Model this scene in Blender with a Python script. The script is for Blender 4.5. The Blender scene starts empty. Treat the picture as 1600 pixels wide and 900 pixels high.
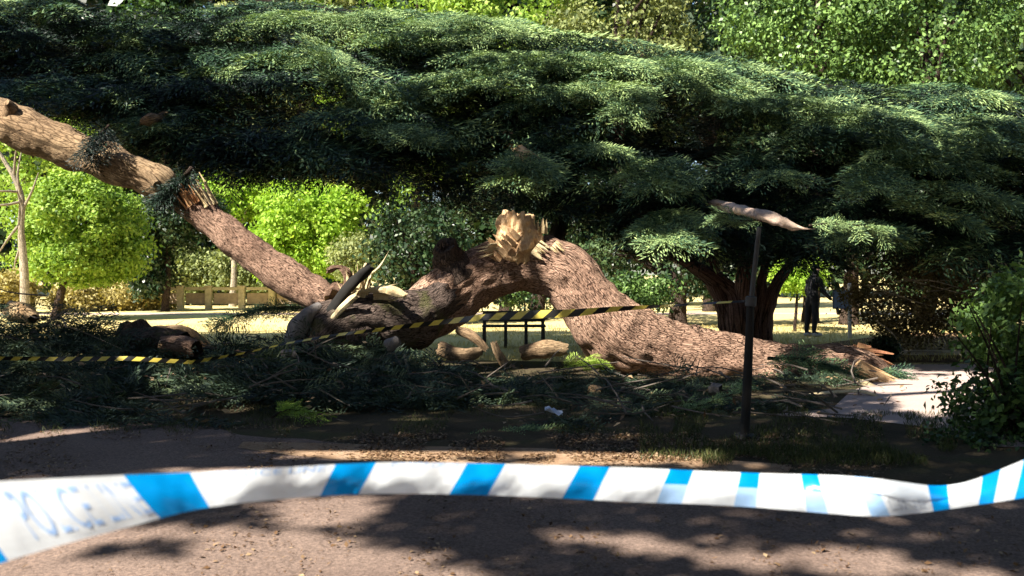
import bpy, math, random
import numpy as np
from mathutils import Vector
SC = bpy.context.scene
C = SC.collection
RNG = np.random.default_rng(7)
random.seed(7)
# ------------------------------------------------------------------ camera, world, sun
F = 1386.0; CAMH = 1.6; PITCH = math.radians(-1.03)
cam_d = bpy.data.cameras.new("camera"); cam = bpy.data.objects.new("camera", cam_d); C.objects.link(cam)
cam.location = (0, 0, CAMH); cam.rotation_euler = (math.radians(90) + PITCH, 0, 0)
cam_d.sensor_width = 36; cam_d.lens = F / 1600 * 36; cam_d.clip_start = 0.05; cam_d.clip_end = 600
cam_d.dof.use_dof = True; cam_d.dof.focus_distance = 13.5; cam_d.dof.aperture_fstop = 3.2
SC.camera = cam
SUN_EL = math.radians(44); SUN_AZ = math.atan2(-0.62, -0.60)      # from the left and behind the camera
S = np.array([math.sin(SUN_AZ) * math.cos(SUN_EL), math.cos(SUN_AZ) * math.cos(SUN_EL), math.sin(SUN_EL)])
W = bpy.data.worlds.new("World"); SC.world = W; W.use_nodes = True
wn = W.node_tree; wn.nodes.clear()
sky = wn.nodes.new("ShaderNodeTexSky"); sky.sky_type = 'NISHITA'; sky.sun_disc = False
sky.sun_elevation = SUN_EL; sky.sun_rotation = SUN_AZ; sky.dust_density = 0.6; sky.ozone_density = 2.0
bg = wn.nodes.new("ShaderNodeBackground"); bg.inputs[1].default_value = 0.065
wo = wn.nodes.new("ShaderNodeOutputWorld")
wn.links.new(sky.outputs[0], bg.inputs[0]); wn.links.new(bg.outputs[0], wo.inputs[0])
sl = bpy.data.lights.new("sun", 'SUN'); sl.energy = 5.0; sl.angle = math.radians(0.5); sl.color = (1.0, 0.93, 0.80)
so = bpy.data.objects.new("sun", sl); C.objects.link(so)
so.rotation_euler = Vector(S).to_track_quat('Z', 'Y').to_euler()
SC.view_settings.view_transform = 'Standard'; SC.view_settings.look = 'None'
SC.view_settings.exposure = 1.58; SC.view_settings.gamma = 1.0
SC.render.engine = 'CYCLES'
SC.cycles.max_bounces = 6; SC.cycles.diffuse_bounces = 3; SC.cycles.transmission_bounces = 3
SC.cycles.use_denoising = True

# ------------------------------------------------------------------ helpers
cp, sp = math.cos(PITCH), math.sin(PITCH)
def P(px, py, Y):
    """world point seen at photo pixel (px,py) at distance Y in front of the camera"""
    rx, rz = (px - 800) / F, -(py - 450) / F
    y = cp - rz * sp; z = sp + rz * cp
    return np.array([rx / y * Y, Y, CAMH + z / y * Y])
def G(px, py, z=0.0):
    rx, rz = (px - 800) / F, -(py - 450) / F
    y = cp - rz * sp; zz = sp + rz * cp
    t = (z - CAMH) / zz
    return np.array([rx * t, y * t, z])
def proj(p):
    p = np.asarray(p, float); d = p - np.array([0, 0, CAMH])
    y = d[..., 1] * cp + d[..., 2] * sp; z = -d[..., 1] * sp + d[..., 2] * cp
    y = np.where(np.abs(y) < 1e-6, 1e-6, y)
    return 800 + F * d[..., 0] / y, 450 - F * z / y
_h = np.random.default_rng(3).random((32, 32, 32))
def noise(p, s=1.0, off=0.0):
    q = np.asarray(p, float) * s + off + 100
    i = np.floor(q).astype(int); f = q - i; f = f * f * (3 - 2 * f); i = i % 32; j = (i + 1) % 32
    x0, y0, z0 = i[..., 0], i[..., 1], i[..., 2]; x1, y1, z1 = j[..., 0], j[..., 1], j[..., 2]
    fx, fy, fz = f[..., 0], f[..., 1], f[..., 2]
    a = _h[x0, y0, z0] * (1 - fx) + _h[x1, y0, z0] * fx; b = _h[x0, y1, z0] * (1 - fx) + _h[x1, y1, z0] * fx
    c = _h[x0, y0, z1] * (1 - fx) + _h[x1, y0, z1] * fx; d = _h[x0, y1, z1] * (1 - fx) + _h[x1, y1, z1] * fx
    return (a * (1 - fy) + b * fy) * (1 - fz) + (c * (1 - fy) + d * fy) * fz
def inpoly(x, y, poly):
    x = np.asarray(x); r = np.zeros(x.shape, bool); n = len(poly)
    for k in range(n):
        x0, y0 = poly[k]; x1, y1 = poly[(k + 1) % n]
        c = ((y0 > y) != (y1 > y)) & (x < (x1 - x0) * (y - y0) / (y1 - y0 + 1e-9) + x0)
        r ^= c
    return r
def unit(v):
    v = np.asarray(v, float); return v / (np.linalg.norm(v, axis=-1, keepdims=True) + 1e-12)
def interp(x, xs, ys): return np.interp(x, xs, ys)

def mesh_obj(name, V, Fc, mats, parent=None, smooth=False, midx=None, tone=None, uv=None):
    """V (n,3); Fc either (m,k) array or list of index lists"""
    me = bpy.data.meshes.new(name)
    V = np.asarray(V, np.float32)
    if isinstance(Fc, np.ndarray):
        m, k = Fc.shape
        me.vertices.add(len(V)); me.vertices.foreach_set("co", V.ravel())
        me.loops.add(m * k); me.loops.foreach_set("vertex_index", Fc.astype(np.int32).ravel())
        me.polygons.add(m); me.polygons.foreach_set("loop_start", np.arange(0, m * k, k, dtype=np.int32))
        me.update(calc_edges=True)
    else:
        me.from_pydata(V.tolist(), [], [list(map(int, f)) for f in Fc])
    if not isinstance(mats, (list, tuple)): mats = [mats]
    for mm in mats: me.materials.append(mm)
    if midx is not None: me.polygons.foreach_set("material_index", np.asarray(midx, np.int32))
    if smooth: me.polygons.foreach_set("use_smooth", np.ones(len(me.polygons), bool))
    if tone is not None:
        a = me.attributes.new("tone", 'FLOAT', 'POINT'); a.data.foreach_set("value", np.asarray(tone, np.float32))
    if uv is not None:
        u = me.uv_layers.new(name="uv"); li = np.empty(len(me.loops), np.int32); me.loops.foreach_get("vertex_index", li)
        u.data.foreach_set("uv", np.asarray(uv, np.float32)[li].ravel())
    me.validate(); me.update()
    o = bpy.data.objects.new(name, me); C.objects.link(o)
    if parent is not None:
        o.parent = parent
        o.matrix_parent_inverse = parent.matrix_world.inverted()
    return o
def tag(o, label=None, cat=None, group=None, kind=None):
    if label: o["label"] = label
    if cat: o["category"] = cat
    if group: o["group"] = group
    if kind: o["kind"] = kind
    return o
def empty(name, loc, label, cat, group=None):
    o = bpy.data.objects.new(name, None); C.objects.link(o); o.location = tuple(loc); o.empty_display_size = .2
    bpy.context.view_layer.update()
    return tag(o, label, cat, group)

class MB:
    def __init__(s): s.V = []; s.F = []; s.UV = []; s.n = 0; s.M = []
    def add(s, V, Fc, uv=None, m=0):
        V = np.asarray(V, float); s.V.append(V); s.F += [[i + s.n for i in f] for f in Fc]; s.M += [m] * len(Fc)
        s.UV.append(np.asarray(uv, float) if uv is not None else V[:, :2]); s.n += len(V); return s
    def box(s, c, d, rz=0, m=0, R=None):
        x, y, z = [q / 2 for q in d]
        v = np.array([[-x,-y,-z],[x,-y,-z],[x,y,-z],[-x,y,-z],[-x,-y,z],[x,-y,z],[x,y,z],[-x,y,z]])
        if R is None:
            cz, sz = math.cos(rz), math.sin(rz); R = np.array([[cz,-sz,0],[sz,cz,0],[0,0,1]])
        return s.add(v @ np.asarray(R).T + np.asarray(c), [[0,3,2,1],[4,5,6,7],[0,1,5,4],[1,2,6,5],[2,3,7,6],[3,0,4,7]], m=m)
    def bar(s, a, b, w, t, m=0):
        a = np.asarray(a, float); b = np.asarray(b, float); d = unit(b - a); up = np.array([0, 0, 1.]) if abs(d[2]) < .9 else np.array([1., 0, 0])
        x = unit(np.cross(d, up)); u = np.cross(x, d)
        v = [p + x * sx * w / 2 + u * sz * t / 2 for p in (a, b) for sx, sz in ((-1,-1),(1,-1),(1,1),(-1,1))]
        return s.add(v, [[0,1,2,3],[7,6,5,4],[0,4,5,1],[1,5,6,2],[2,6,7,3],[3,7,4,0]], m=m)
    def tube(s, pts, rad, seg=10, step=None, rough=0.0, ns=4.0, squash=1.0, jag=0.0, ridges=0.0, cap=True, m=0, capm=None, sq_axis=None):
        pts = np.asarray(pts, float); rad = np.asarray(rad, float)
        if step:
            n = len(pts); L = np.r_[0, np.cumsum(np.linalg.norm(np.diff(pts, axis=0), axis=1))]
            k = max(2, int(L[-1] / step)); t = np.linspace(0, n - 1, k)
            i = np.clip(np.floor(t).astype(int), 0, n - 2); f = (t - i)[:, None]
            g = lambda a, j: a[np.clip(j, 0, n - 1)]
            p0, p1, p2, p3 = g(pts, i-1), g(pts, i), g(pts, i+1), g(pts, i+2)
            Q = .5 * (2*p1 + (p2-p0)*f + (2*p0-5*p1+4*p2-p3)*f**2 + (3*p1-p0-3*p2+p3)*f**3)
            rad = np.interp(t, np.arange(n), rad); pts = Q
        n = len(pts); T = unit(np.gradient(pts, axis=0)); L = np.r_[0, np.cumsum(np.linalg.norm(np.diff(pts, axis=0), axis=1))]
        up = np.array([0.1, -0.2, 1.]) if abs(T[0][2]) < .9 else np.array([1., 0, 0])
        X = unit(np.cross(T[0], up)); A = []
        th = np.linspace(0, 2 * math.pi, seg, endpoint=False)
        rings = []
        for i in range(n):
            X = unit(X - T[i] * np.dot(X, T[i])); Yv = np.cross(T[i], X)
            dirs = np.cos(th)[:, None] * X + np.sin(th)[:, None] * Yv * squash
            rings.append(pts[i] + dirs * rad[i]); A.append(dirs)
        R = np.array(rings); D = np.array(A)
        if rough:
            R = R + D * ((noise(R, ns) - .5) * 2 * rough + (noise(R, ns * 3, 9) - .5) * rough)[..., None] 
        if ridges:
            q = np.stack([np.cos(th)[None] * 3.2 + 0 * L[:, None], np.sin(th)[None] * 3.2 + 0 * L[:, None], L[:, None] * 1.6 + 0 * th[None]], -1)
            w = np.abs(noise(q, 2.0) - .5) * 2
            R = R + D * ((np.minimum(w * 2.5, 1) - .7) * ridges)[..., None]
        if jag:
            R[-1] += T[-1] * (RNG.random(seg)[:, None] - .3) * jag; R[0] -= T[0] * (RNG.random(seg)[:, None] - .3) * jag
        V = R.reshape(-1, 3)
        UV = np.stack([np.tile(th / (2 * math.pi), n), np.repeat(L, seg)], -1)
        Fc = [[i*seg+j, i*seg+(j+1) % seg, (i+1)*seg+(j+1) % seg, (i+1)*seg+j] for i in range(n-1) for j in range(seg)]
        s.add(V, Fc, UV, m)
        if cap:
            for e, dd in ((0, -1), (n - 1, 1)):
                c = pts[e]; ring = R[e]
                inner = c + (ring - c) * .55 + T[e] * dd * .01
                vv = np.vstack([ring, inner, [c]]); ff = []
                for j in range(seg):
                    j2 = (j + 1) % seg
                    ff.append([j, j2, seg + j2, seg + j] if dd > 0 else [j2, j, seg + j, seg + j2])
                    ff.append([seg + j, seg + j2, 2*seg] if dd > 0 else [seg + j2, seg + j, 2*seg])
                s.add(vv, ff, (vv[:, [0, 2]] - c[[0, 2]]), capm if capm is not None else m)
        return s
    def splinters(s, c, d, r, ln, n, m=0, flat=.3, spread=.25, seed=1):
        """ragged torn fibres standing out of a break"""
        g = np.random.default_rng(seed); d = unit(d)
        a = unit(np.cross(d, [0.2, 1., 0.1])); b = np.cross(d, a)
        for k in range(int(n * 2.2)):
            th = g.random() * 6.28; rr = math.sqrt(g.random()) * r
            base = np.asarray(c) + (a * math.cos(th) + b * math.sin(th)) * rr
            dd = unit(d + (a * math.cos(th) + b * math.sin(th)) * spread * g.random() + g.normal(0, .07, 3))
            l = ln * (.3 + .7 * g.random()) ; w = r * (.07 + .13 * g.random()); t = w * max(flat, .45)
            tx = unit(np.cross(dd, [g.normal(), g.normal(), g.normal()])); ty = np.cross(dd, tx)
            q0 = base - dd * .12 * ln
            v = [q0 + tx*w + ty*t, q0 - tx*w + ty*t, q0 - tx*w - ty*t, q0 + tx*w - ty*t]
            q1 = base + dd * l * .6
            w1 = w * (.6 + .3*g.random()); v += [q1 + tx*w1 + ty*t*.8, q1 - tx*w1 + ty*t*.8, q1 - tx*w1 - ty*t*.8, q1 + tx*w1 - ty*t*.8]
            sh = g.normal(0, .5) * w; l2 = l*(.8+.3*g.random())
            v += [base + dd * l + tx * (w1*.5 + sh), base + dd * l2 + tx * (-w1*.3 + sh)]
            s.add(v, [[0,1,5,4],[1,2,6,5],[2,3,7,6],[3,0,4,7],[3,2,1,0],[4,5,9,8],[6,7,8,9],[5,6,9],[7,4,8]], m=m)
        return s
    def sheet(s, grid, m=0, uv=None):
        g = np.asarray(grid, float); a, b = g.shape[:2]
        return s.add(g.reshape(-1, 3), [[i*b+j, (i+1)*b+j, (i+1)*b+j+1, i*b+j+1] for i in range(a-1) for j in range(b-1)], uv, m)
    def sphere(s, c, r, nu=14, nv=9, m=0, sc=(1,1,1)):
        u = np.linspace(0, 2*math.pi, nu, endpoint=False); v = np.linspace(0, math.pi, nv)
        V = np.array([[math.sin(b)*math.cos(a)*sc[0], math.sin(b)*math.sin(a)*sc[1], math.cos(b)*sc[2]] for b in v for a in u]) * r + np.asarray(c)
        return s.add(V, [[i*nu+j, (i+1)*nu+j, (i+1)*nu+(j+1) % nu, i*nu+(j+1) % nu] for i in range(nv-1) for j in range(nu)], m=m)
    def build(s, name, mats, parent=None, smooth=False):
        return mesh_obj(name, np.vstack(s.V), s.F, mats, parent, smooth, midx=s.M, uv=np.vstack(s.UV))

# ---- foliage: every leaf is its own small folded blade
def leaf_verts(c, dr, nr, ln, wd):
    """c,dr,nr (N,3), ln,wd (N,) -> quads (4 verts) diamond leaves"""
    dr = unit(dr); side = unit(np.cross(dr, nr)); up = np.cross(side, dr)
    a = c; b = c + dr * (ln * .45)[:, None] + side * (wd * .5)[:, None] + up * (wd*.18)[:, None]
    d = c + dr * (ln * .45)[:, None] - side * (wd * .5)[:, None] + up * (wd*.18)[:, None]; e = c + dr * ln[:, None]
    return np.stack([a, b, e, d], 1)
class Leaves:
    def __init__(s): s.q = []; s.t = []
    def add(s, c, dr, nr, ln, wd, tone):
        n = len(c); ln = np.broadcast_to(ln, (n,)); wd = np.broadcast_to(wd, (n,))
        s.q.append(leaf_verts(c, dr, nr, ln, wd)); s.t.append(np.broadcast_to(tone, (n,))); return s
    def build(s, name, mat, parent=None):
        Q = np.concatenate(s.q); n = len(Q); t = np.repeat(np.concatenate(s.t), 4)
        return mesh_obj(name, Q.reshape(-1, 3), np.arange(n * 4).reshape(n, 4), mat, parent, tone=t)

# cedar spray template: twiglets either side of a shoot, each with short needle tufts
def _spray(seed):
    g = np.random.default_rng(seed); c = []; d = []; nr = []; l = []; w = []
    n = 9
    for i in range(n):
        x = .04 + .9 * i / n
        for sd in (-1, 1):
            L = (.42 * math.sin(math.pi * min(1, .18 + x * .82)) + .06) * (.75 + .4 * g.random())
            dirr = unit([.75, sd * .8, 0])
            k = max(2, int(L / .10))
            for j in range(k):
                p = np.array([x, 0, 0]) + dirr * L * (j + .3) / k; p[2] = -.10 * (L * j / k) * 2 + g.normal(0, .015)
                dd = unit(dirr + g.normal(0, .22, 3) * [1, 1, 1])
                c.append(p); d.append(dd); nr.append(unit([g.normal(0, .45), g.normal(0, .45), 1])); l.append(.16 * (.7+.6*g.random())); w.append(.036)
    for i in range(6):
        c.append([.16*i, 0, g.normal(0, .01)]); d.append([1, g.normal(0, .1), 0]); nr.append([0, 0, 1]); l.append(.2); w.append(.03)
    return [np.array(q, float) for q in (c, d, nr, l, w)]
SPR = [_spray(k) for k in range(6)]
def sprays(lv, pos, dr, nr, size, tone, droop=.25):
    """place spray k at pos with axis dr, normal nr"""
    pos = np.asarray(pos); dr = unit(dr); N = len(pos); size = np.broadcast_to(size, (N,)); tone = np.broadcast_to(tone, (N,))
    side = unit(np.cross(nr, dr)); up = np.cross(dr, side)
    kind = RNG.integers(0, len(SPR), N)
    for k in range(len(SPR)):
        I = np.where(kind == k)[0]
        if not len(I): continue
        c, d, n_, l, w = SPR[k]
        c = c.copy(); c[:, 2] -= droop * c[:, 0] ** 2
        B = np.stack([dr[I], side[I], up[I]], 1)            # (N,3,3)
        cc = np.einsum('kj,njx->nkx', c, B) * size[I][:, None, None] + pos[I][:, None]
        dd = np.einsum('kj,njx->nkx', d, B); nn = np.einsum('kj,njx->nkx', n_, B)
        m = len(c)
        lv.add(cc.reshape(-1, 3), dd.reshape(-1, 3), nn.reshape(-1, 3), (l[None] * size[I][:, None]).ravel(), (w[None] * size[I][:, None]).ravel(),
               np.repeat(tone[I], m) + RNG.normal(0, .12, m * len(I)))

# ------------------------------------------------------------------ materials
def new_mat(name):
    m = bpy.data.materials.new(name); m.use_nodes = True; nt = m.node_tree
    b = nt.nodes["Principled BSDF"]; return m, nt, b
def N_(nt, t, **k):
    n = nt.nodes.new(t)
    for a, v in k.items(): setattr(n, a, v)
    return n
def ramp(nt, fac, stops):
    r = N_(nt, "ShaderNodeValToRGB"); e = r.color_ramp.elements
    while len(e) < len(stops): e.new(.5)
    for i, (p, c) in enumerate(stops): e[i].position = p; e[i].color = (*c, 1)
    nt.links.new(fac, r.inputs[0]); return r.outputs[0]
def noise_n(nt, vec, scale, detail=5, rough=.6):
    n = N_(nt, "ShaderNodeTexNoise"); n.inputs["Scale"].default_value = scale; n.inputs["Detail"].default_value = detail; n.inputs["Roughness"].default_value = rough
    nt.links.new(vec, n.inputs["Vector"]); return n.outputs[0]
def mixc(nt, f, a, b, bt='MIX'):
    m = N_(nt, "ShaderNodeMix", data_type='RGBA', blend_type=bt)
    for s, v in ((m.inputs[0], f), (m.inputs[6], a), (m.inputs[7], b)):
        if hasattr(v, "links"): nt.links.new(v, s)
        elif isinstance(v, (tuple, list)): s.default_value = (*v, 1)
        else: s.default_value = v
    return m.outputs[2]
def bump(nt, b, h, strength=.5, dist=.02):
    n = N_(nt, "ShaderNodeBump"); n.inputs["Strength"].default_value = strength; n.inputs["Distance"].default_value = dist
    nt.links.new(h, n.inputs["Height"]); nt.links.new(n.outputs[0], b.inputs["Normal"])
def mapping(nt, src, scale):
    m = N_(nt, "ShaderNodeMapping"); m.inputs["Scale"].default_value = scale; nt.links.new(src, m.inputs[0]); return m.outputs[0]

def leaf_mat(name, cols, trans=.3, rough=.55):
    m, nt, b = new_mat(name)
    a = N_(nt, "ShaderNodeAttribute", attribute_name="tone")
    col = ramp(nt, a.outputs["Fac"], cols)
    nt.links.new(col, b.inputs["Base Color"]); b.inputs["Roughness"].default_value = rough; b.inputs["Specular IOR Level"].default_value = .3
    t = N_(nt, "ShaderNodeBsdfTranslucent"); c2 = mixc(nt, 1.0, col, (1.0, 1.0, .45), 'MULTIPLY'); nt.links.new(c2, t.inputs[0])
    mx = N_(nt, "ShaderNodeMixShader"); mx.inputs[0].default_value = trans
    o = nt.nodes["Material Output"]
    nt.links.new(b.outputs[0], mx.inputs[1]); nt.links.new(t.outputs[0], mx.inputs[2]); nt.links.new(mx.outputs[0], o.inputs[0])
    return m
def bark_mat(name, dark, mid, light, vs=1.0, bumpd=.03, moss=None, around=9, along=2.2, ck=.5):
    m, nt, b = new_mat(name); tc = N_(nt, "ShaderNodeTexCoord")
    # cylinder coordinates from the mesh's own uv: wrap the angle so there is no seam
    sep = N_(nt, "ShaderNodeSeparateXYZ"); nt.links.new(tc.outputs["UV"], sep.inputs[0])
    def M(op, a, bb=None):
        n = N_(nt, "ShaderNodeMath", operation=op)
        for s, v in ((n.inputs[0], a), (n.inputs[1], bb)):
            if v is None: continue
            if hasattr(v, "links"): nt.links.new(v, s)
            else: s.default_value = v
        return n.outputs[0]
    ang = M('MULTIPLY', sep.outputs[0], 2 * math.pi)
    cb = N_(nt, "ShaderNodeCombineXYZ"); nt.links.new(M('MULTIPLY', M('COSINE', ang), around / 6.28), cb.inputs[0]); nt.links.new(M('MULTIPLY', M('SINE', ang), around / 6.28), cb.inputs[1])
    nt.links.new(M('MULTIPLY', sep.outputs[1], along * .35), cb.inputs[2])
    v = cb.outputs[0]
    vo = N_(nt, "ShaderNodeTexVoronoi", feature='DISTANCE_TO_EDGE'); vo.inputs["Scale"].default_value = 3.6 * vs
    wv = N_(nt, "ShaderNodeMix", data_type='VECTOR'); wv.inputs[0].default_value = .12
    nz = N_(nt, "ShaderNodeTexNoise"); nz.inputs["Scale"].default_value = 4; nt.links.new(v, nz.inputs["Vector"])
    nt.links.new(v, wv.inputs[4]); nt.links.new(nz.outputs["Color"], wv.inputs[5]); nt.links.new(wv.outputs[1], vo.inputs["Vector"])
    crack = ramp(nt, vo.outputs[0], [(0, (0, 0, 0)), (.09, (1, 1, 1))])
    n1 = noise_n(nt, v, 9 * vs, 6, .7); n2 = noise_n(nt, tc.outputs["Object"], 1.4, 3, .5); n3 = noise_n(nt, tc.outputs["Object"], 28, 4, .7)
    base = ramp(nt, n1, [(.3, dark), (.5, mid), (.72, light)])
    c = mixc(nt, crack, tuple(q * ck for q in dark), base)
    var = ramp(nt, n2, [(.3, (.8, .72, .68)), (.7, (1.15, 1.1, 1.05))]); c = mixc(nt, 1.0, c, var, 'MULTIPLY')
    sp = ramp(nt, n3, [(.35, (.7, .7, .7)), (.65, (1.25, 1.25, 1.25))]); c = mixc(nt, 1.0, c, sp, 'MULTIPLY')
    if moss:
        n4 = noise_n(nt, tc.outputs["Object"], 2.6, 4, .6); c = mixc(nt, ramp(nt, n4, [(.52, (0, 0, 0)), (.66, (1, 1, 1))]), c, moss)
    nt.links.new(c, b.inputs["Base Color"]); b.inputs["Roughness"].default_value = .9; b.inputs["Specular IOR Level"].default_value = .15
    hh = N_(nt, "ShaderNodeMath", operation='ADD'); nt.links.new(crack, hh.inputs[0]); nt.links.new(n3, hh.inputs[1]); bump(nt, b, hh.outputs[0], 1.0, bumpd)
    return m
def wood_mat(name, a, bb, c):
    m, nt, b = new_mat(name); tc = N_(nt, "ShaderNodeTexCoord")
    n1 = noise_n(nt, mapping(nt, tc.outputs["Object"], (14, 14, 3)), 3, 5, .7)
    n2 = noise_n(nt, tc.outputs["Object"], 3, 3, .5)
    col = mixc(nt, ramp(nt, n2, [(.4, (0, 0, 0)), (.62, (1, 1, 1))]), ramp(nt, n1, [(.3, a), (.6, bb)]), ramp(nt, n1, [(.35, bb), (.7, c)]))
    nt.links.new(col, b.inputs["Base Color"]); b.inputs["Roughness"].default_value = .75; b.inputs["Specular IOR Level"].default_value = .2
    bump(nt, b, n1, .6, .02); return m
def plain(name, col, rough=.6, metal=0, var=.25, sc=12, bd=.003):
    m, nt, b = new_mat(name); tc = N_(nt, "ShaderNodeTexCoord"); n = noise_n(nt, tc.outputs["Object"], sc, 5, .65)
    nt.links.new(ramp(nt, n, [(.3, tuple(q * (1 - var) for q in col)), (.7, tuple(min(1, q * (1 + var)) for q in col))]), b.inputs["Base Color"])
    b.inputs["Roughness"].default_value = rough; b.inputs["Metallic"].default_value = metal; bump(nt, b, n, .3, bd); return m
def ground_mat(name, stops, sc=1.2, fine=30, fstops=None, bd=.02, rough=.95):
    m, nt, b = new_mat(name); tc = N_(nt, "ShaderNodeTexCoord"); v = tc.outputs["Object"]
    n1 = noise_n(nt, v, sc, 6, .6); n2 = noise_n(nt, v, fine, 6, .75)
    c = ramp(nt, n1, stops); c = mixc(nt, 1.0, c, ramp(nt, n2, fstops or [(.3, (.6, .6, .6)), (.7, (1.35, 1.35, 1.35))]), 'MULTIPLY')
    nt.links.new(c, b.inputs["Base Color"]); b.inputs["Roughness"].default_value = rough; b.inputs["Specular IOR Level"].default_value = .1
    bump(nt, b, n2, .8, bd); return m

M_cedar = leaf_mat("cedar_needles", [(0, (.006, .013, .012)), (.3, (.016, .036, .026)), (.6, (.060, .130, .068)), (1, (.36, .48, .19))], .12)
M_cedar2 = leaf_mat("cedar_needles_wilted", [(0, (.018, .03, .022)), (.5, (.05, .085, .055)), (1, (.15, .19, .09))], .12)
M_green = leaf_mat("fresh_leaves", [(0, (.07, .14, .02)), (.4, (.22, .37, .05)), (1, (.46, .60, .13))], .4)
M_bright = leaf_mat("lime_leaves", [(0, (.10, .20, .02)), (.4, (.30, .50, .05)), (1, (.52, .70, .12))], .45)
M_big = leaf_mat("glossy_leaves", [(0, (.012, .03, .012)), (.45, (.05, .105, .03)), (1, (.25, .40, .11))], .25, .4)
M_olive = leaf_mat("olive_leaves", [(0, (.08, .11, .035)), (.5, (.24, .28, .10)), (1, (.44, .47, .20))], .3)
M_tan = leaf_mat("dry_leaves", [(0, (.16, .13, .04)), (.5, (.36, .30, .10)), (1, (.52, .44, .20))], .3)
M_darkleaf = leaf_mat("laurel_leaves", [(0, (.008, .02, .008)), (.5, (.02, .045, .016)), (1, (.10, .15, .06))], .12, .35)
M_brown = leaf_mat("bramble_leaves", [(0, (.05, .035, .015)), (.5, (.12, .09, .035)), (1, (.34, .28, .14))], .25)
M_grass = leaf_mat("grass_blades", [(0, (.03, .04, .012)), (.5, (.06, .08, .025)), (1, (.16, .16, .06))], .2)
M_litter = leaf_mat("leaf_litter", [(0, (.05, .025, .012)), (.5, (.16, .09, .045)), (1, (.42, .30, .18))], .05)
M_bark = bark_mat("cedar_bark", (.19, .11, .08), (.38, .255, .195), (.56, .42, .33), 1.55, .028, None, 26, 4.0, .6)
M_barkS = bark_mat("limb_bark", (.19, .13, .08), (.33, .245, .155), (.45, .35, .235), 1.2, .008, None, 10, 3, .75)
M_barkD = bark_mat("old_bark", (.035, .026, .022), (.075, .055, .046), (.13, .10, .08), 1.8, .02, None, 10, 4)
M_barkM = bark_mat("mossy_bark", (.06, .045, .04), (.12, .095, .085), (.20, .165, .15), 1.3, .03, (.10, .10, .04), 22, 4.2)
M_pale = bark_mat("pale_bark", (.25, .22, .16), (.46, .42, .33), (.62, .58, .48), 1.4, .01)
M_trunk2 = bark_mat("red_bark", (.07, .035, .027), (.16, .09, .07), (.28, .17, .14), .8, .04, None, 6, 1.2)
M_wood = wood_mat("torn_heartwood", (.34, .18, .09), (.55, .36, .20), (.72, .55, .33))
M_woodP = wood_mat("torn_sapwood", (.42, .30, .15), (.62, .49, .29), (.76, .65, .43))
M_grey = wood_mat("barkless_wood", (.10, .09, .085), (.19, .17, .165), (.28, .255, .25))
M_lawn = ground_mat("dry_lawn", [(.3, (.54, .44, .17)), (.5, (.68, .55, .26)), (.7, (.58, .50, .21))], .35, 14)
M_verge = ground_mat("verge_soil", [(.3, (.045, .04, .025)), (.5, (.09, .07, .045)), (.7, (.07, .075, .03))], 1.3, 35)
M_road = ground_mat("worn_tarmac", [(.25, (.16, .115, .10)), (.5, (.215, .158, .135)), (.75, (.27, .20, .17))], .5, 55, [(.30, (.42, .40, .38)), (.5, (1, 1, 1)), (.68, (1.7, 1.62, 1.5))], .014)
M_path = ground_mat("pink_path", [(.3, (.42, .32, .29)), (.7, (.52, .41, .37))], .8, 40, [(.3, (.85, .85, .85)), (.7, (1.12, 1.12, 1.12))], .004)

# ------------------------------------------------------------------ ground, road, path
def hground(x, y):
    return 0.03 * (noise(np.stack([x, y, 0*x], -1), .35) - .5)
def flat(name, poly, z, mat, kind='structure', label=None):
    v = [(p[0], p[1], z) for p in poly]
    o = mesh_obj(name, np.array(v), [list(range(len(v)))], mat); return tag(o, label, None, None, kind)
flat("ground", [(-260, -60), (260, -60), (260, 420), (-260, 420)], 0.0, M_lawn, label="dry yellow lawn stretching back to the trees")
# shaded verge of bare soil and thin grass between road and lawn, irregular far edge
vx = np.linspace(-30, 16, 70)
far = 15.2 + 1.2 * (noise(np.stack([vx, 0*vx, 0*vx], -1), .5) - .5) * 2
vp = [(x, 2.0) for x in (-30, 16)] + [(x, y) for x, y in zip(vx[::-1], far[::-1])]
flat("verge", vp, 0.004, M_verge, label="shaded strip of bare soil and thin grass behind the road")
# road: far edge runs from upper left to lower right
edge = [(-700, 640), (-200, 648), (0, 655), (150, 658), (300, 668), (420, 686), (560, 698), (700, 706), (850, 712), (1000, 722), (1150, 734), (1300, 748), (1500, 775), (1800, 800), (2300, 830)]
ep = []
for k in range(len(edge) - 1):
    a, b_ = np.array(edge[k]), np.array(edge[k+1])
    for t in np.linspace(0, 1, 8, endpoint=False):
        q = a + (b_ - a) * t; g = G(*q); g[1] += (noise(np.array([g[0]*3, 0, 0])) - .5) * .25; ep.append((g[0], g[1]))
flat("road", [(-30, -25), (25, -25), (25, ep[-1][1])] + ep[::-1] + [(-30, ep[0][1])], 0.008, M_road, label="worn pinkish tarmac road dappled with tree shade")
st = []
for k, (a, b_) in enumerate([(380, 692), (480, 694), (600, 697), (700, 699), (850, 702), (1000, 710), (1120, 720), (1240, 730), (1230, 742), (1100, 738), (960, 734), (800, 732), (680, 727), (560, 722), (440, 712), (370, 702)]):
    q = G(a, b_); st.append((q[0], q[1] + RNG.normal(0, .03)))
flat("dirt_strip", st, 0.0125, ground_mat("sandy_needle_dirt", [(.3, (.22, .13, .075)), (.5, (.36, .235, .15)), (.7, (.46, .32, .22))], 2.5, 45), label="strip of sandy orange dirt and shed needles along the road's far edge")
pl = [(1200, 650), (1300, 640), (1330, 612), (1390, 590), (1395, 571), (1560, 569), (1800, 569), (2100, 575), (2100, 700), (1560, 700), (1440, 668), (1330, 655)]
flat("path", [G(*q)[:2] for q in pl], 0.012, M_path, label="pale pink path crossing behind the log at right")
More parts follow.
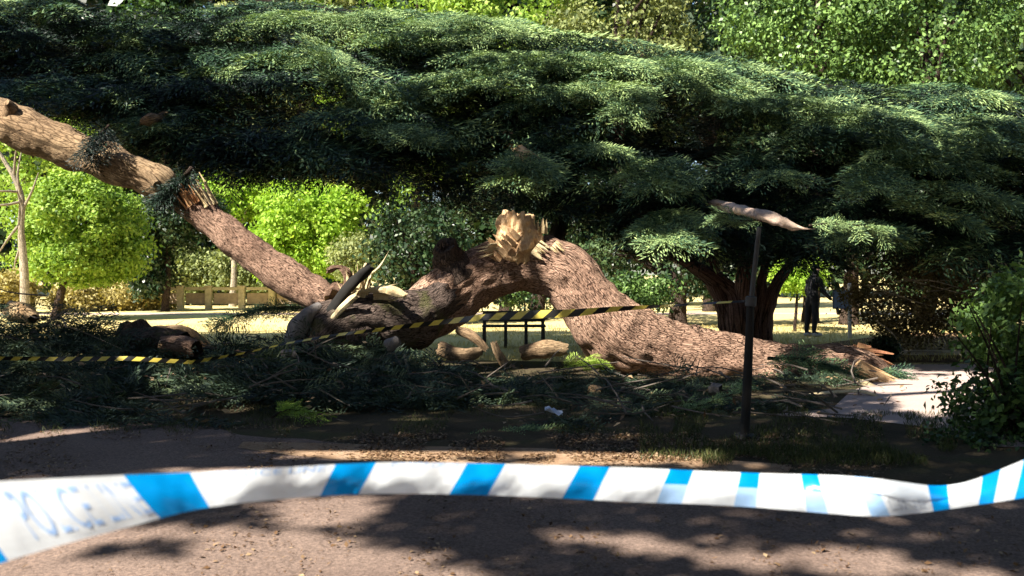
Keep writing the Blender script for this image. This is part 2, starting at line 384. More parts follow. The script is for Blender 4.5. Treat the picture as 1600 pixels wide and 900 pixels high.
flat("footpath", [(-40, 33.0), (20, 33.6), (40, 34.4), (40, 35.6), (20, 34.8), (-40, 34.4)], 0.004, M_path, label="far pale footpath across the lawn")
mb = MB()
k0 = G(1340, 555); k1 = G(1800, 556)
mb.bar([k0[0], k0[1], .04], [k1[0] + 6, k1[1], .04], .14, .12)
tag(mb.build("kerb", [plain("kerb_stone", (.42, .36, .28))]), "low pale stone kerb at the back of the pink path", None, None, 'structure')
flat("leafy_bank", [G(*q)[:2] for q in [(1300, 557), (1300, 535), (1420, 520), (1900, 520), (1900, 567), (1395, 567), (1330, 572)]], 0.008, ground_mat("bank_litter", [(.3, (.12, .07, .04)), (.6, (.25, .16, .09))], 2, 40), label="strip of brown leaf litter below the brambles")

# ------------------------------------------------------------------ leafy trees
def cloud(cent, rad, n_cl, per, cl_r, leaf, lv, tone0=.5, shell=.55, up=.35, seed=0, keep=None, aspect=.6):
    g = np.random.default_rng(seed)
    d = unit(g.normal(0, 1, (n_cl, 3))); r = shell + (1 - shell) * g.random(n_cl) ** .6
    cc = np.asarray(cent) + d * (r * (.72 + .55 * noise(d * 2.3 + seed * .37)))[:, None] * np.asarray(rad)
    out = []
    tn = tone0 + g.normal(0, .10, n_cl)
    p = np.repeat(cc, per, 0) + g.normal(0, 1, (n_cl * per, 3)) * cl_r * np.array([1, 1, .7])
    t = np.repeat(tn, per) + g.normal(0, .18, n_cl * per)
    dd = np.repeat(d, per, 0)
    if keep is not None:
        k = keep(p); p, t, dd = p[k], t[k], dd[k]
    n = len(p)
    nr = unit(dd * .55 + g.normal(0, .6, (n, 3)) + [0, 0, up]); ax = unit(np.cross(nr, g.normal(0, 1, (n, 3))) + [0, 0, -.3])
    l = leaf * (.6 + .8 * g.random(n)); lv.add(p, ax, nr, l, l * aspect, np.clip(t, 0, 1)); return cc
def tree(name, label, cat, base, trunk_top, r0, crowns, mat, bark, leaf, seed, group=None, keep=None, limbs=5, tone=.5, lean=None, tbase=None):
    base = np.array([base[0], base[1], 0.]); root = empty(name, base, label, cat, group)
    lv = Leaves(); cs = []
    for (c, r, ncl, per, clr) in crowns:
        cs.append(cloud(c, r, ncl, per, clr, leaf, lv, tone, seed=seed + len(cs), keep=keep))
    m = MB(); top = np.asarray(trunk_top, float)
    mid = (base + top) / 2 + np.array([.08, .05, 0]) * np.linalg.norm(top - base) * .3
    m.tube([base - [0, 0, .1], base + [0, 0, .25], mid, top], [r0 * 1.5, r0 * 1.1, r0 * .9, r0 * .55], 12, step=.3, rough=r0 * .12)
    g = np.random.default_rng(seed)
    allc = np.vstack(cs)
    for k in range(limbs):
        e = allc[g.integers(len(allc))]; s0 = base + (top - base) * (.55 + .45 * g.random())
        mm = (s0 + e) / 2 + [0, 0, .12 * np.linalg.norm(e - s0)]
        m.tube([s0, mm, e], [r0 * .45, r0 * .3, r0 * .08], 7, step=.35, rough=r0 * .05)
    m.build("trunk", [bark], root, True)
    lv.build("crown", mat, root)
    return root
def R(px, Y): return px / F * Y
def crown(px, py, rx, ry, Y, depth=None, ncl=120, per=60, clr=.3):
    return (P(px, py, Y), (R(rx, Y), depth or R(rx, Y), R(ry, Y)), ncl, per, clr)
# dome tree, left
c0 = P(88, 480, 30)
zlow = P(0, 452, 30)[2]
tree("dome_tree", "round domed bright green tree with a short dark trunk, left of the fence", "tree", (c0[0], 30), P(110, 330, 30), .13,
     [crown(130, 350, 88, 92, 30, 2.0, 260, 95, .20), crown(130, 400, 84, 50, 30, 1.9, 120, 95, .18)], M_green, M_barkD, .13, 11, keep=lambda p: p[:, 2] > zlow + .25 * noise(p, 2.))
tree("lime_tree", "bright lime green rounded tree above the broken limb", "tree", (P(470, 0, 36)[0], 36), P(470, 380, 36), .12,
     [crown(470, 330, 62, 48, 36, 1.6, 120, 90, .2), crown(525, 335, 42, 45, 36, 1.3, 70, 90, .2), crown(430, 385, 48, 42, 36, 1.3, 80, 80, .2), crown(500, 400, 50, 30, 36, 1.3, 60, 80, .2)], M_bright, M_barkD, .16, 23)
tree("young_tree", "small bright tree with a straight grey trunk behind the fence", "tree", (P(361, 0, 41)[0], 41), P(361, 350, 41), .15,
     [crown(355, 305, 52, 45, 41, 1.6, 120, 80, .22)], M_bright, M_pale, .18, 31)
tree("olive_shrub", "grey-olive twiggy shrub right of the lime green tree", "shrub", (P(560, 0, 34)[0], 34), P(560, 420, 34), .06,
     [crown(560, 400, 42, 38, 34, 1.2, 90, 60, .2)], M_olive, M_pale, .13, 37)
tree("dark_yew", "narrow dark evergreen between the dome tree and the fence", "tree", (P(255, 0, 36)[0], 36), P(255, 330, 36), .15,
     [crown(235, 400, 26, 65, 36, 1.2, 90, 80, .22), crown(285, 335, 60, 48, 36, 1.6, 120, 80, .22)], M_darkleaf, M_barkD, .16, 41)
for i, (px, py, rx, ry, Y, lab) in enumerate([(15, 450, 35, 28, 34, "yellow-green dry shrub beneath the pale bare tree"), (125, 470, 34, 30, 36, "tan dry shrub behind the dome tree's trunk"),
                                   (195, 465, 40, 26, 37, "tan dry shrub right of the dome tree's trunk"), (248, 472, 24, 20, 38, "small tan shrub at the left end of the fence")]):
    tree("dry_shrub", lab, "shrub", (P(px, 0, Y)[0], Y), P(px, py + 10, Y), .05, [crown(px, py, rx, ry, Y, 1., 70, 70, .18)], M_tan, M_barkD, .14, 50 + i, group="dry shrubs along the lawn", limbs=3, tone=.55)
for i, (px, rx, lab) in enumerate([(290, 48, "grey-green hedge shrub behind the left end of the fence"), (350, 45, "grey-green hedge shrub beside the straight grey trunk"), (420, 45, "grey-green hedge shrub under the lime green tree")]):
    tree("hedge_shrub", lab, "shrub", (P(px, 0, 43)[0], 43 + i * .6), P(px, 430, 43), .07, [crown(px, 428, rx, 38, 43, 1.6, 110, 60, .24)], M_olive, M_barkD, .17, 60 + i, group="hedge shrubs behind the fence", limbs=3, tone=.4 )
# tall trees closing the view
big = [  # px, py, rx, ry, Y, mat, tone, label, ncl
    (40, 230, 120, 110, 40, M_green, .55, "yellow-green tall tree behind the upper limb at far left", 260),
    (-160, 150, 200, 260, 44, M_big, .45, "tall dark tree at the left edge", 260),
    (255, 130, 140, 140, 48, M_big, .4, "tall dark tree behind the cracked limb", 260),
    (470, 90, 120, 190, 50, M_olive, .6, "sunlit tall tree beside the patch of sky", 420),
    (640, 60, 150, 260, 44, M_green, .45, "tall leafy tree rising above the middle of the cedar", 420),
    (790, 10, 110, 150, 36, M_green, .6, "light green tree crown at top centre", 420),
    (960, 20, 110, 180, 34, M_olive, .45, "yellowish leafy tree right of top centre", 420),
    (1110, 60, 110, 220, 36, M_darkleaf, .55, "dark speckled tree between two sunlit crowns at the top", 380),
    (1270, 20, 150, 170, 28, M_big, .7, "large glossy green tree top above the right of the cedar", 620),
    (1450, 30, 140, 170, 27, M_big, .7, "glossy green tree crown near the top right corner", 620),
    (1640, 60, 150, 230, 28, M_big, .6, "tall green tree in the top right corner", 420),
    (840, 380, 260, 120, 30, M_darkleaf, .5, "broad dark laurel behind the arched trunk", 420),
    (1060, 380, 150, 100, 26, M_darkleaf, .65, "dark laurel left of the many stemmed tree", 300),
    (650, 390, 80, 80, 27, M_darkleaf, .5, "dark laurel right of the olive shrub", 200),
    (1330, 330, 190, 130, 27, M_darkleaf, .55, "dark evergreen behind the blue-grey sign", 300),
    (1520, 350, 170, 150, 24, M_darkleaf, .6, "dark evergreen behind the brambles at right", 300),
]
for i, (px, py, rx, ry, Y, mt, tn, lab, ncl) in enumerate(big):
    b0 = P(px, 0, Y)
    tree("laurel_shrub" if "laurel" in lab else ("evergreen_tree" if "evergreen" in lab else "tall_tree"), lab, "tree" if "laurel" not in lab else "shrub", (b0[0], Y), P(px, py + ry * .3, Y), .25,
         [(P(px, py, Y), (R(rx, Y), R(rx, Y) * .6, R(ry, Y)), int(ncl * .32), 95, R(14, Y))], mt, M_barkD, R(7.2, Y), 100 + i * 3, group="trees closing the far side of the park", limbs=6, tone=tn,
         keep=lambda p: p[:, 2] > .15)
lv = Leaves(); g = np.random.default_rng(500)
n = 430; cx = g.uniform(-62, 62, n); cz = g.uniform(0, 1, n) ** .8 * (22 + 3 * noise(np.stack([cx / 6, 0 * cx, 0 * cx], -1)))
for i in range(n):
    pxc = 800 + F * cx[i] / 58
    if 315 < pxc < 450 and cz[i] > 15.5: continue
    m_ = 260; p = np.array([cx[i], 58 + g.normal(0, 2), cz[i]]) + g.normal(0, 1, (m_, 3)) * [1.9, 1.5, 1.5]; l = .95 * (.6 + .8 * g.random(m_))
    p = p[p[:, 2] > .1]; m_ = len(p); l = l[:m_]
    lv.add(p, g.normal(0, 1, (m_, 3)), unit(g.normal(0, .6, (m_, 3)) + [0, -.5, .5]), l, l * .7, np.clip(g.normal(.45, .2, m_), 0, 1))
tag(lv.build("woodland", M_darkleaf), "distant mass of dark woodland closing the park", "woodland", None, "stuff")
# green bits low behind the log
for i, (px, py, rx, ry, Y, mt, lab) in enumerate([(1000, 455, 60, 22, 24, M_big, "low green shrub just above the striped tape, right of the arch"), (1245, 430, 32, 28, 24, M_bright, "bright green shrub between the many stemmed tree and the standing person"), (820, 462, 45, 14, 34, M_big, "low green shrub seen through the arch of the trunk")]):
    tree("low_shrub", lab, "shrub", (P(px, 0, Y)[0], Y), P(px, py, Y), .04, [crown(px, py, rx, ry, Y, .8, 70, 60, .14)], mt, M_barkD, .10, 200 + i, limbs=3, tone=.6)

# pale bare tree at the far left
root = empty("bare_tree", G(38, 505), "pale bare tree with forked branches at the left edge", "tree")
m = MB(); Y = 27
m.tube([P(40, 520, Y), P(38, 430, Y), P(33, 360, Y), P(34, 310, Y), P(18, 270, Y), P(-10, 225, Y)], [.16, .13, .10, .09, .07, .05], 9, step=.2, rough=.01)
for a, b_ in (((34, 315), (-15, 318)), ((30, 300), (-10, 300)), ((34, 310), (34, 235)), ((35, 345), (-5, 400)), ((22, 275), (26, 225)), ((34, 330), (60, 270)), ((36, 380), (22, 420))):
    p0, p1 = P(*a, Y), P(*b_, Y + RNG.normal(0, .4)); m.tube([p0, (p0 + p1) / 2 + RNG.normal(0, .08, 3), p1], [.05, .035, .012], 6, step=.2)
m.build("trunk", [M_pale], root, True)

# many stemmed tree behind the log
root = empty("many_stemmed_tree", G(1165, 540), "stout reddish-brown many stemmed tree standing behind the log", "tree")
m = MB(); Y = 19.6
for pts, rr in (([(1152, 545), (1152, 500), (1142, 460), (1100, 425), (1040, 395)], [0.328, 0.295, 0.246, 0.164, 0.098]),
                ([(1168, 545), (1165, 490), (1165, 440), (1172, 380), (1180, 300)], [0.328, 0.295, 0.23, 0.164, 0.123]),
                ([(1192, 545), (1195, 500), (1205, 460), (1225, 425), (1250, 395)], [0.23, 0.197, 0.156, 0.115, 0.082]),
                ([(1180, 545), (1182, 500), (1190, 450), (1196, 400), (1210, 330)], [0.197, 0.164, 0.131, 0.098, 0.082]),
                ([(1140, 540), (1130, 480), (1115, 440), (1110, 390), (1090, 300)], [0.164, 0.18, 0.164, 0.123, 0.082])):
    m.tube([P(a, b_, Y + RNG.normal(0, .12)) for a, b_ in pts], rr, 16, step=.12, rough=.03, ns=3, ridges=.03)
m.build("trunk", [M_trunk2], root, True)
lv = Leaves(); cloud(P(1150, 340, 20), (3.0, 1.6, 1.0), 160, 60, .22, .11, lv, .5, seed=77); lv.build("crown", M_darkleaf, root)

# person in dark clothes on the lawn
def skin(name, pts, edges, mats, parent=None, levels=2):
    me = bpy.data.meshes.new(name); me.from_pydata([p[:3] for p in pts], edges, []); o = bpy.data.objects.new(name, me); C.objects.link(o)
    for mm in mats: me.materials.append(mm)
    sm = o.modifiers.new("skin", 'SKIN'); sm.use_smooth_shade = True
    for k, p in enumerate(pts): r = p[3] if len(p) == 5 else p[3]; me.skin_vertices[0].data[k].radius = (p[3] * 1.15, (p[4] if len(p) > 4 else p[3]) * 1.15)
    me.skin_vertices[0].data[0].use_root = True
    o.modifiers.new("sub", 'SUBSURF').levels = levels; o.modifiers["sub"].render_levels = levels
    if parent is not None: o.parent = parent
    return o
Y = 22.0; px0 = P(1271, 0, Y)[0]
root = empty("person", (px0, Y, 0), "person in dark clothes standing on the sunlit lawn behind the log, one arm held forward", "person")
M_cloth = plain("dark_cloth", (.014, .013, .016), .9); M_skin = plain("skin", (.30, .17, .12), .6, 0, .08)
B = [(0, 0, .93, .155, .12), (.02, 0, 1.12, .145, .11), (.05, 0, 1.32, .17, .12), (.07, 0, 1.45, .13, .09), (.085, -.01, 1.53, .055, .055), (.10, -.02, 1.62, .085, .09), (.105, -.02, 1.71, .08, .085),
     (-.05, .03, .86, .10), (-.07, .05, .50, .072), (-.10, .08, .10, .048), (-.03, -.04, .05, .045),
     (.06, -.05, .86, .10), (.07, -.08, .50, .072), (.04, -.05, .10, .048), (.14, -.12, .05, .045),
     (.14, -.16, 1.40, .065), (.20, -.20, 1.14, .048), (.36, -.24, .96, .038), (.42, -.25, .91, .032),
     (.0, .17, 1.40, .065), (-.06, .21, 1.13, .048), (.0, .18, .90, .036)]
E = [(0, 1), (1, 2), (2, 3), (3, 4), (4, 5), (5, 6), (0, 7), (7, 8), (8, 9), (9, 10), (0, 11), (11, 12), (12, 13), (13, 14), (3, 15), (15, 16), (16, 17), (17, 18), (3, 19), (19, 20), (20, 21)]
b_ = skin("body", B, E, [M_cloth], root)
for nm, pts, mm in (("head", [(.10, -.02, 1.57, .06, .06), (.115, -.02, 1.64, .088, .078), (.11, -.02, 1.71, .075, .07)], M_skin), ("hair", [(.09, -.01, 1.64, .075, .085), (.095, -.015, 1.72, .085, .088), (.10, -.02, 1.76, .06, .06)], plain("dark_hair", (.02, .014, .01), .8)),
                    ("hand", [(.41, -.25, .925, .035, .02), (.45, -.255, .885, .04, .018), (.49, -.255, .84, .026, .012)], M_skin)):
    skin(nm, pts, [(0, 1), (1, 2)], [mm], root)
for (dx, dy) in ((-.06, .0), (.10, -.10)):
    m = MB(); m.sphere((0, 0, 0), 1, 12, 8, sc=(.14, .055, .05)); q = m.V[0]; m.V[0] = np.maximum(q + [dx, dy, .05], [-9, -9, .0]); o = m.build("shoe", [plain("pale_sole", (.4, .38, .36))], None, True); o.parent = root
bag = empty("carrier_bag", (px0 + .56, Y - .25, 0), "small dark bag hanging from the standing person's forward hand", "bag")
m = MB(); m.tube([(px0 + .50, Y - .25, .86), (px0 + .53, Y - .25, .74), (px0 + .57, Y - .25, .62), (px0 + .58, Y - .25, .56)], [.012, .05, .085, .07], 12, step=.04, rough=.012, squash=.5); m.build("sack", [plain("dark_bag", (.05, .03, .025), .7)], bag, True)

# information sign
Y = 21.5; root = empty("park_sign", G(1328, 528), "small blue-grey notice panel on a pale post right of the standing person", "sign")
m = MB(); a = P(1328, 526, Y); b_ = P(1327, 446, Y); a[2] = 0; m.bar(a, b_, .075, .075); m.sphere(b_ + [0, 0, .02], .045)
m.build("post", [plain("sign_post_paint", (.50, .46, .42))], root)
m = MB(); c = P(1314, 468, Y - .06); m.box(c, (.36, .03, .42)); m.build("panel", [plain("sign_panel", (.20, .27, .40), .4, 0, .1)], root)
m = MB()
for dz in (-.215, .215): m.box(c + [0, -.01, dz], (.40, .04, .025))
for dx in (-.188, .188): m.box(c + [dx, -.01, 0], (.022, .04, .405))
m.build("frame", [plain("sign_frame", (.10, .12, .16))], root)

# timber fence, left
Y = 37.5; root = empty("timber_fence", G(355, 484), "low weathered timber rail fence with pale square posts at the back of the lawn", "fence")
M_fence = plain("weathered_timber", (.50, .42, .26), .8, 0, .3, 6); M_fenceD = plain("fence_board", (.36, .27, .18), .85, 0, .3, 5)
ppx = [248, 282, 326, 378, 425, 470]
for px in ppx:
    a = P(px, 450, Y); m = MB(); m.box([a[0], Y, .48], (.26, .2, 1.0)); m.box([a[0], Y, 1.0], (.32, .26, .06)); m.build("post", [M_fence], root)
for k in range(5):
    a = P(ppx[k], 0, Y)[0] + .135; b2 = P(ppx[k + 1], 0, Y)[0] - .135
    m = MB(); m.box([(a + b2) / 2, Y, .90], (b2 - a, .1, .13)); m.build("rail", [M_fence], root)
    m = MB(); m.box([(a + b2) / 2, Y + .03, .48], (b2 - a, .04, .46)); m.build("board", [M_fenceD], root)
# globe lamp
Y = 39; root = empty("globe_lamp", G(467, 482), "small white globe lamp on a thin post above the broken limb", "lamp post")
a = P(467, 400, Y); m = MB(); m.sphere(a, .19); m.build("lamp_globe", [plain("opal_globe", (.8, .8, .8), .3, 0, .03)], root, True)
m = MB(); m.tube([[a[0], Y, 0], [a[0], Y, a[2] - .17]], [.06, .045], 10); m.build("post", [plain("lamp_post_paint", (.4, .32, .3))], root, True)

# park bench seen from behind, through the arch
Y = 19.2; root = empty("park_bench", G(800, 540), "dark framed park bench seen through the arch of the fallen trunk", "bench")
M_bench = plain("dark_bench_paint", (.025, .028, .032), .5)
x0 = P(754, 0, Y)[0]; x1 = P(852, 0, Y)[0]
def zz(py): return P(0, py, Y)[2]
for x in (x0 + .04, P(790, 0, Y)[0], P(822, 0, Y)[0], x1 - .05):
    m = MB(); m.box([x, Y, zz(541) / 2 + zz(488) / 2 - .0], (.07, .07, zz(488) - max(0.0, zz(541)) )); m.build("leg", [M_bench], root)
    m = MB(); m.box([x, Y - .48, .21], (.06, .06, .42)); m.build("leg", [M_bench], root)
m = MB(); m.box([(x0+x1)/2, Y - .06, zz(488)], (x1-x0, .05, .07)); m.box([(x0+x1)/2, Y - .06, zz(500)], (x1-x0, .035, .06)); m.build("backrest", [M_bench], root)
m = MB()
for k in range(5): m.box([(x0+x1)/2, Y - .06 - k*.105, .45], (x1-x0, .085, .035))
m.build("seat", [M_bench], root)

# ------------------------------------------------------------------ the fallen trunk
LY = 14.0
root = empty("fallen_cedar_trunk", G(1100, 584), "huge pinkish-brown fallen trunk bent in an arch, torn open on its crest", "fallen tree")
m = MB()
lp = [(1395, 606, 26), (1350, 590, 38), (1295, 584, 46), (1250, 582, 50), (1190, 574, 47), (1110, 560, 47), (1030, 545, 52), (965, 520, 54), (918, 468, 46), (880, 425, 44), (815, 416, 43), (745, 432, 44), (680, 480, 46), (615, 515, 48), (550, 540, 50), (490, 575, 48)]
FALL = root
yoff = [-.5, -.35, -.2, 0, 0, 0, -.1, -.15, -.1, 0, .15, .2, .1, 0, -.1, -.1]
m.tube([P(a, b_, LY + yo) for (a, b_, r), yo in zip(lp, yoff)], [R(r, LY) for _, _, r in lp], 64, step=.045, rough=.075, ns=1.7, ridges=.045, jag=.18, m=0, capm=1)
m.build("trunk", [M_bark, M_wood], root, True)
# torn stub on the crest
m = MB()
c = P(812, 378, LY - .05)
m.tube([P(818, 415, LY + .1), P(812, 385, LY), P(808, 360, LY), P(810, 340, LY)], [.30, .40, .33, .27], 40, step=.035, rough=.06, ns=5, ridges=.06, jag=.16)
m.splinters(P(800, 352, LY), [-.10, 0, 1], .17, .20, 16, seed=4)
m.splinters(P(790, 385, LY - .22), [-.6, -.2, .55], .30, .28, 16, flat=.25, seed=6)
m.build("torn_stub", [M_wood], root, False)
m = MB(); m.splinters(P(842, 362, LY - .1), [.05, 0, 1], .12, .22, 16, seed=5, spread=.1); m.build("splinters", [M_woodP], root); m = MB(); m.splinters(P(866, 384, LY - .25), [.75, -.1, -.66], .10, .2, 14, seed=8, flat=.4, spread=.05); m.build('splinters', [M_woodP], root); m = MB(); m.splinters(P(838, 388, LY - .36), [.75, -.05, -.6], .13, .2, 14, seed=18, flat=.4, spread=.05)
m.build('splinters', [M_woodP], root); m = MB(); m.splinters(P(775, 388, LY - .36), [-.95, -.1, -.25], .09, .34, 8, seed=9, flat=.3)
m.build("splinters", [M_woodP], root, False)
m = MB(); m.tube([P(720, 440, LY), P(706, 408, LY), P(700, 385, LY - .1)], [.34, .27, .2], 18, step=.06, rough=.06, ns=5, jag=.1); m.splinters(P(700, 388, LY - .1), [-.1, 0, 1], .15, .16, 12, seed=14); m.build("dark_stub", [M_barkD], root, True)
# butt end: torn wood slabs on the right
m = MB(); m.splinters(P(1330, 578, LY - .1), [1, -.1, -.42], .2, .75, 16, seed=31, flat=.25, spread=.12); m.splinters(P(1340, 558, LY + .1), [1, 0, -.25], .22, .5, 16, seed=32, flat=.3)
m.build("torn_butt", [wood_mat("red_heartwood", (.36, .13, .07), (.52, .25, .14), (.7, .45, .22))], root)
m = MB(); m.tube([P(1305, 583, 12.7), P(1350, 598, 12.5), P(1385, 617, 12.3), P(1402, 632, 12.2)], [.03, .075, .07, .01], 9, step=.06, rough=.02, ridges=.02, squash=.6)
m.build("torn_strip", [M_woodP], root)
m = MB(); m.splinters(P(1345, 578, 12.9), [1, -.1, -.55], .14, .55, 30, seed=33, flat=.3, spread=.1); m.build("torn_strip", [M_wood], root)
m = MB(); m.tube([P(1245, 618, 11.6), P(1300, 613, 11.5), P(1350, 612, 11.4), P(1385, 628, 11.3)], [.01, .035, .05, .02], 8, step=.08, rough=.01, squash=.5); m.build("torn_strip", [M_woodP], root)
# central mass of broken limb rising left of the arch (in shade)
root = empty("shattered_limb", G(560, 590), "thick shaded limb shattered where it meets the arched trunk, pale splinters on top", "fallen limb")
m = MB(); m.tube([P(700, 470, 13.9), P(640, 500, 13.6), P(575, 500, 13.3), P(520, 520, 13.1), P(480, 560, 13.0)], [.32, .42, .45, .42, .34], 40, step=.06, rough=.10, ns=2.2, ridges=.03, jag=.2, capm=1)
m.tube([P(560, 520, 13.1), P(545, 560, 12.9), P(540, 600, 12.7)], [.35, .33, .28], 30, step=.06, rough=.08, ns=2.5, ridges=.03)
m.build("limb", [M_barkM, M_wood], root, True)
m = MB()
m.splinters(P(556, 462, 13.1), [-.1, 0, 1], .16, .5, 12, seed=41, spread=.4); m.build('splinters', [M_woodP], root); m = MB(); m.splinters(P(590, 462, 13.1), [.9, 0, .1], .11, .42, 10, seed=42, spread=.2)
m.build('splinters', [M_woodP], root); m = MB()
m.tube([P(545, 475, 13.0), P(555, 440, 13.0), P(572, 432, 13.1), P(592, 418, 13.15), P(607, 393, 13.2)], [.05, .04, .025, .018, .006], 7, step=.06, rough=.015)
m.tube([P(560, 455, 13.0), P(600, 452, 12.95), P(632, 462, 12.9)], [.06, .06, .03], 10, step=.04, rough=.035, ridges=.02, jag=.06)
m.tube([P(560, 450, 13.0), P(568, 425, 13.0), P(572, 412, 13.0)], [.05, .04, .02], 7, step=.06, rough=.01)
m.build("splinters", [M_woodP], root)
root = empty("dark_snapped_branch", G(515, 590), "straight near-black snapped branch slanting up to the right beside the pale splinters", "branch")
m = MB(); m.tube([P(470, 560, 12.9), P(510, 500, 12.9), P(540, 455, 12.85), P(576, 418, 12.8)], [.10, .09, .08, .06], 12, step=.06, rough=.03, ridges=.03, jag=.12); m.build("branch", [plain("near_black_bark", (.008, .007, .006), .95)], root, True)  # one even near-black base colour
m = MB(); m.tube([P(512, 508, 12.75), P(532, 484, 12.7), P(556, 462, 12.7)], [.02, .05, .03], 8, step=.04, rough=.02, jag=.08); m.build("split_edge", [M_woodP], root)
root = empty("barkless_limb", G(455, 590), "smooth grey barkless limb leaning down left below the broken limb's foot", "limb")
m = MB(); m.tube([P(500, 478, 13.0), P(484, 490, 12.9), P(466, 512, 12.8), P(454, 545, 12.7), P(450, 600, 12.6)], [.09, .12, .13, .10, .09], 18, step=.04, rough=.03, ridges=.02); m.build("limb", [M_grey], root, True)

# broken limb (lower, lit) and curl of torn wood
root = empty("broken_limb", P(500, 470, 13.4), "sunlit reddish limb sloping down to the right with a torn orange top end", "fallen limb")
m = MB(); m.tube([P(512, 472, 13.4), P(480, 452, 13.5), P(430, 420, 13.6), P(380, 385, 13.7), P(335, 347, 13.8), P(305, 322, 13.9), P(288, 308, 13.9)], [.24, .27, .26, .25, .24, .25, .24], 32, step=.05, rough=.035, ns=3.5, ridges=.025, jag=.15, capm=1)
m.build("limb", [M_bark, M_wood], root, True)
m = MB(); m.splinters(P(300, 318, 13.75), [-.5, -.15, .85], .22, .33, 24, seed=51, flat=.4); m.build("torn_end", [wood_mat("orange_heartwood", (.40, .16, .07), (.58, .30, .14), (.74, .5, .27))], root)
m = MB(); m.splinters(P(325, 318, 13.75), [-.55, 0, .9], .13, .5, 12, seed=52, flat=.3, spread=.1); m.build("splinters", [M_woodP], root)
m = MB(); m.tube([P(512, 460, 13.2), P(520, 448, 13.2), P(540, 450, 13.15), P(545, 430, 13.1), P(532, 418, 13.1), P(512, 422, 13.1)], [.06, .06, .07, .08, .07, .03], 12, step=.03, rough=.04, ridges=.03, jag=.05); m.build("torn_curl", [M_bark], root, True)

# standing cedar off the left edge, carrying the upper limb and the left half of the canopy
CY = 14.6
root = empty("standing_cedar", (-13.2, CY, 0), "standing dark cedar at the left, its thick sunlit upper limb reaching down into view", "tree")
STAND = root
m = MB(); m.tube([(-13.2, CY, -.1), (-13.1, CY, 1), (-13.0, CY, 4), (-12.6, CY, 8), (-12.4, CY, 12)], [.9, .75, .68, .5, .3], 32, step=.15, rough=.06, ns=2, ridges=.04)
m.build("trunk", [M_barkD], root, True)
m = MB(); m.tube([(-12.9, CY, 5.0), P(-250, 120, 14.4), P(-90, 160, 14.1), P(20, 196, 14.0), P(110, 232, 14.0), P(190, 262, 13.95), P(248, 285, 13.9), P(268, 296, 13.9)], [.42, .40, .37, .335, .30, .28, .25, .16], 40, step=.04, rough=.045, ns=3, ridges=.02, jag=.22, capm=0)
m.tube([P(190, 262, 13.9), P(228, 272, 13.7), P(244, 288, 13.6)], [.1, .09, .06], 8, step=.06, rough=.02)
m.tube([P(15, 180, 13.8), P(18, 168, 13.7), P(10, 160, 13.6)], [.12, .09, .06], 8, step=.05, rough=.02)
m.build("lit_limb", [M_barkS, M_wood], root, True)
m = MB(); m.splinters(P(256, 290, 13.85), [.8, -.1, -.45], .17, .2, 14, seed=71, flat=.5); m.build("torn_end", [wood_mat("dark_torn_wood", (.14, .07, .04), (.26, .14, .08), (.4, .26, .15))], root)
# small limbs through the canopies
def limb_net(m, pts, r0=.12):
    for a in pts:
        q = [P(x, y, (Y + 2.6) if Y > 14.2 or k_ else Y) for k_, (x, y, Y) in enumerate(a)]; m.tube(q, np.linspace(r0, .03, len(q)), 8, step=.12, rough=.02)
m = MB()
limb_net(m, [[(-500, 60, 14.6), (-200, 40, 15.2), (100, 60, 15.5), (400, 70, 15.6), (620, 80, 15.2)], [(-500, 120, 14.6), (-100, 110, 14.0), (200, 150, 13.8), (420, 220, 13.6), (560, 250, 13.4)],
             [(-500, 0, 14.6), (-100, -40, 16), (300, -10, 17), (560, 20, 17.2)], [(100, 60, 15.5), (250, 120, 14.4), (350, 190, 13.8)], [(-200, 40, 15.2), (60, 110, 14.2), (160, 190, 13.4)]], .16)
m.build("upper_limbs", [M_barkD], STAND, True)
m = MB()
limb_net(m, [[(860, 400, 14.1), (880, 330, 14.8), (900, 230, 15.4), (860, 120, 16), (820, 60, 16.5)], [(900, 260, 15.2), (1050, 240, 15), (1250, 260, 14.6), (1450, 280, 14.2), (1640, 300, 13.8)],
             [(890, 300, 15), (780, 240, 14.8), (660, 200, 14.6), (560, 160, 14.4)], [(900, 200, 15.5), (1080, 130, 15.6), (1300, 140, 15.4), (1520, 190, 15.0)], [(900, 320, 14.8), (1060, 330, 14), (1200, 350, 13.4), (1380, 370, 13.0)],
             [(860, 120, 16), (720, 90, 16), (600, 70, 16)]], .17)
m.build("limbs", [M_barkD], FALL, True)
m = MB(); m.tube([P(1000, 285, 17.2), P(1080, 308, 16.0), P(1130, 322, 14.4), P(1160, 329, 12.9), P(1200, 339, 12.3), P(1240, 354, 12.15), P(1268, 358, 12.1)], [.10, .10, .09, .10, .11, .07, .02], 14, step=.04, rough=.035, ridges=.03, jag=.1, squash=.7)
m.build("barkless_branch", [wood_mat("pinkish_bare_wood", (.36, .28, .26), (.55, .40, .32), (.72, .56, .42))], FALL, True)

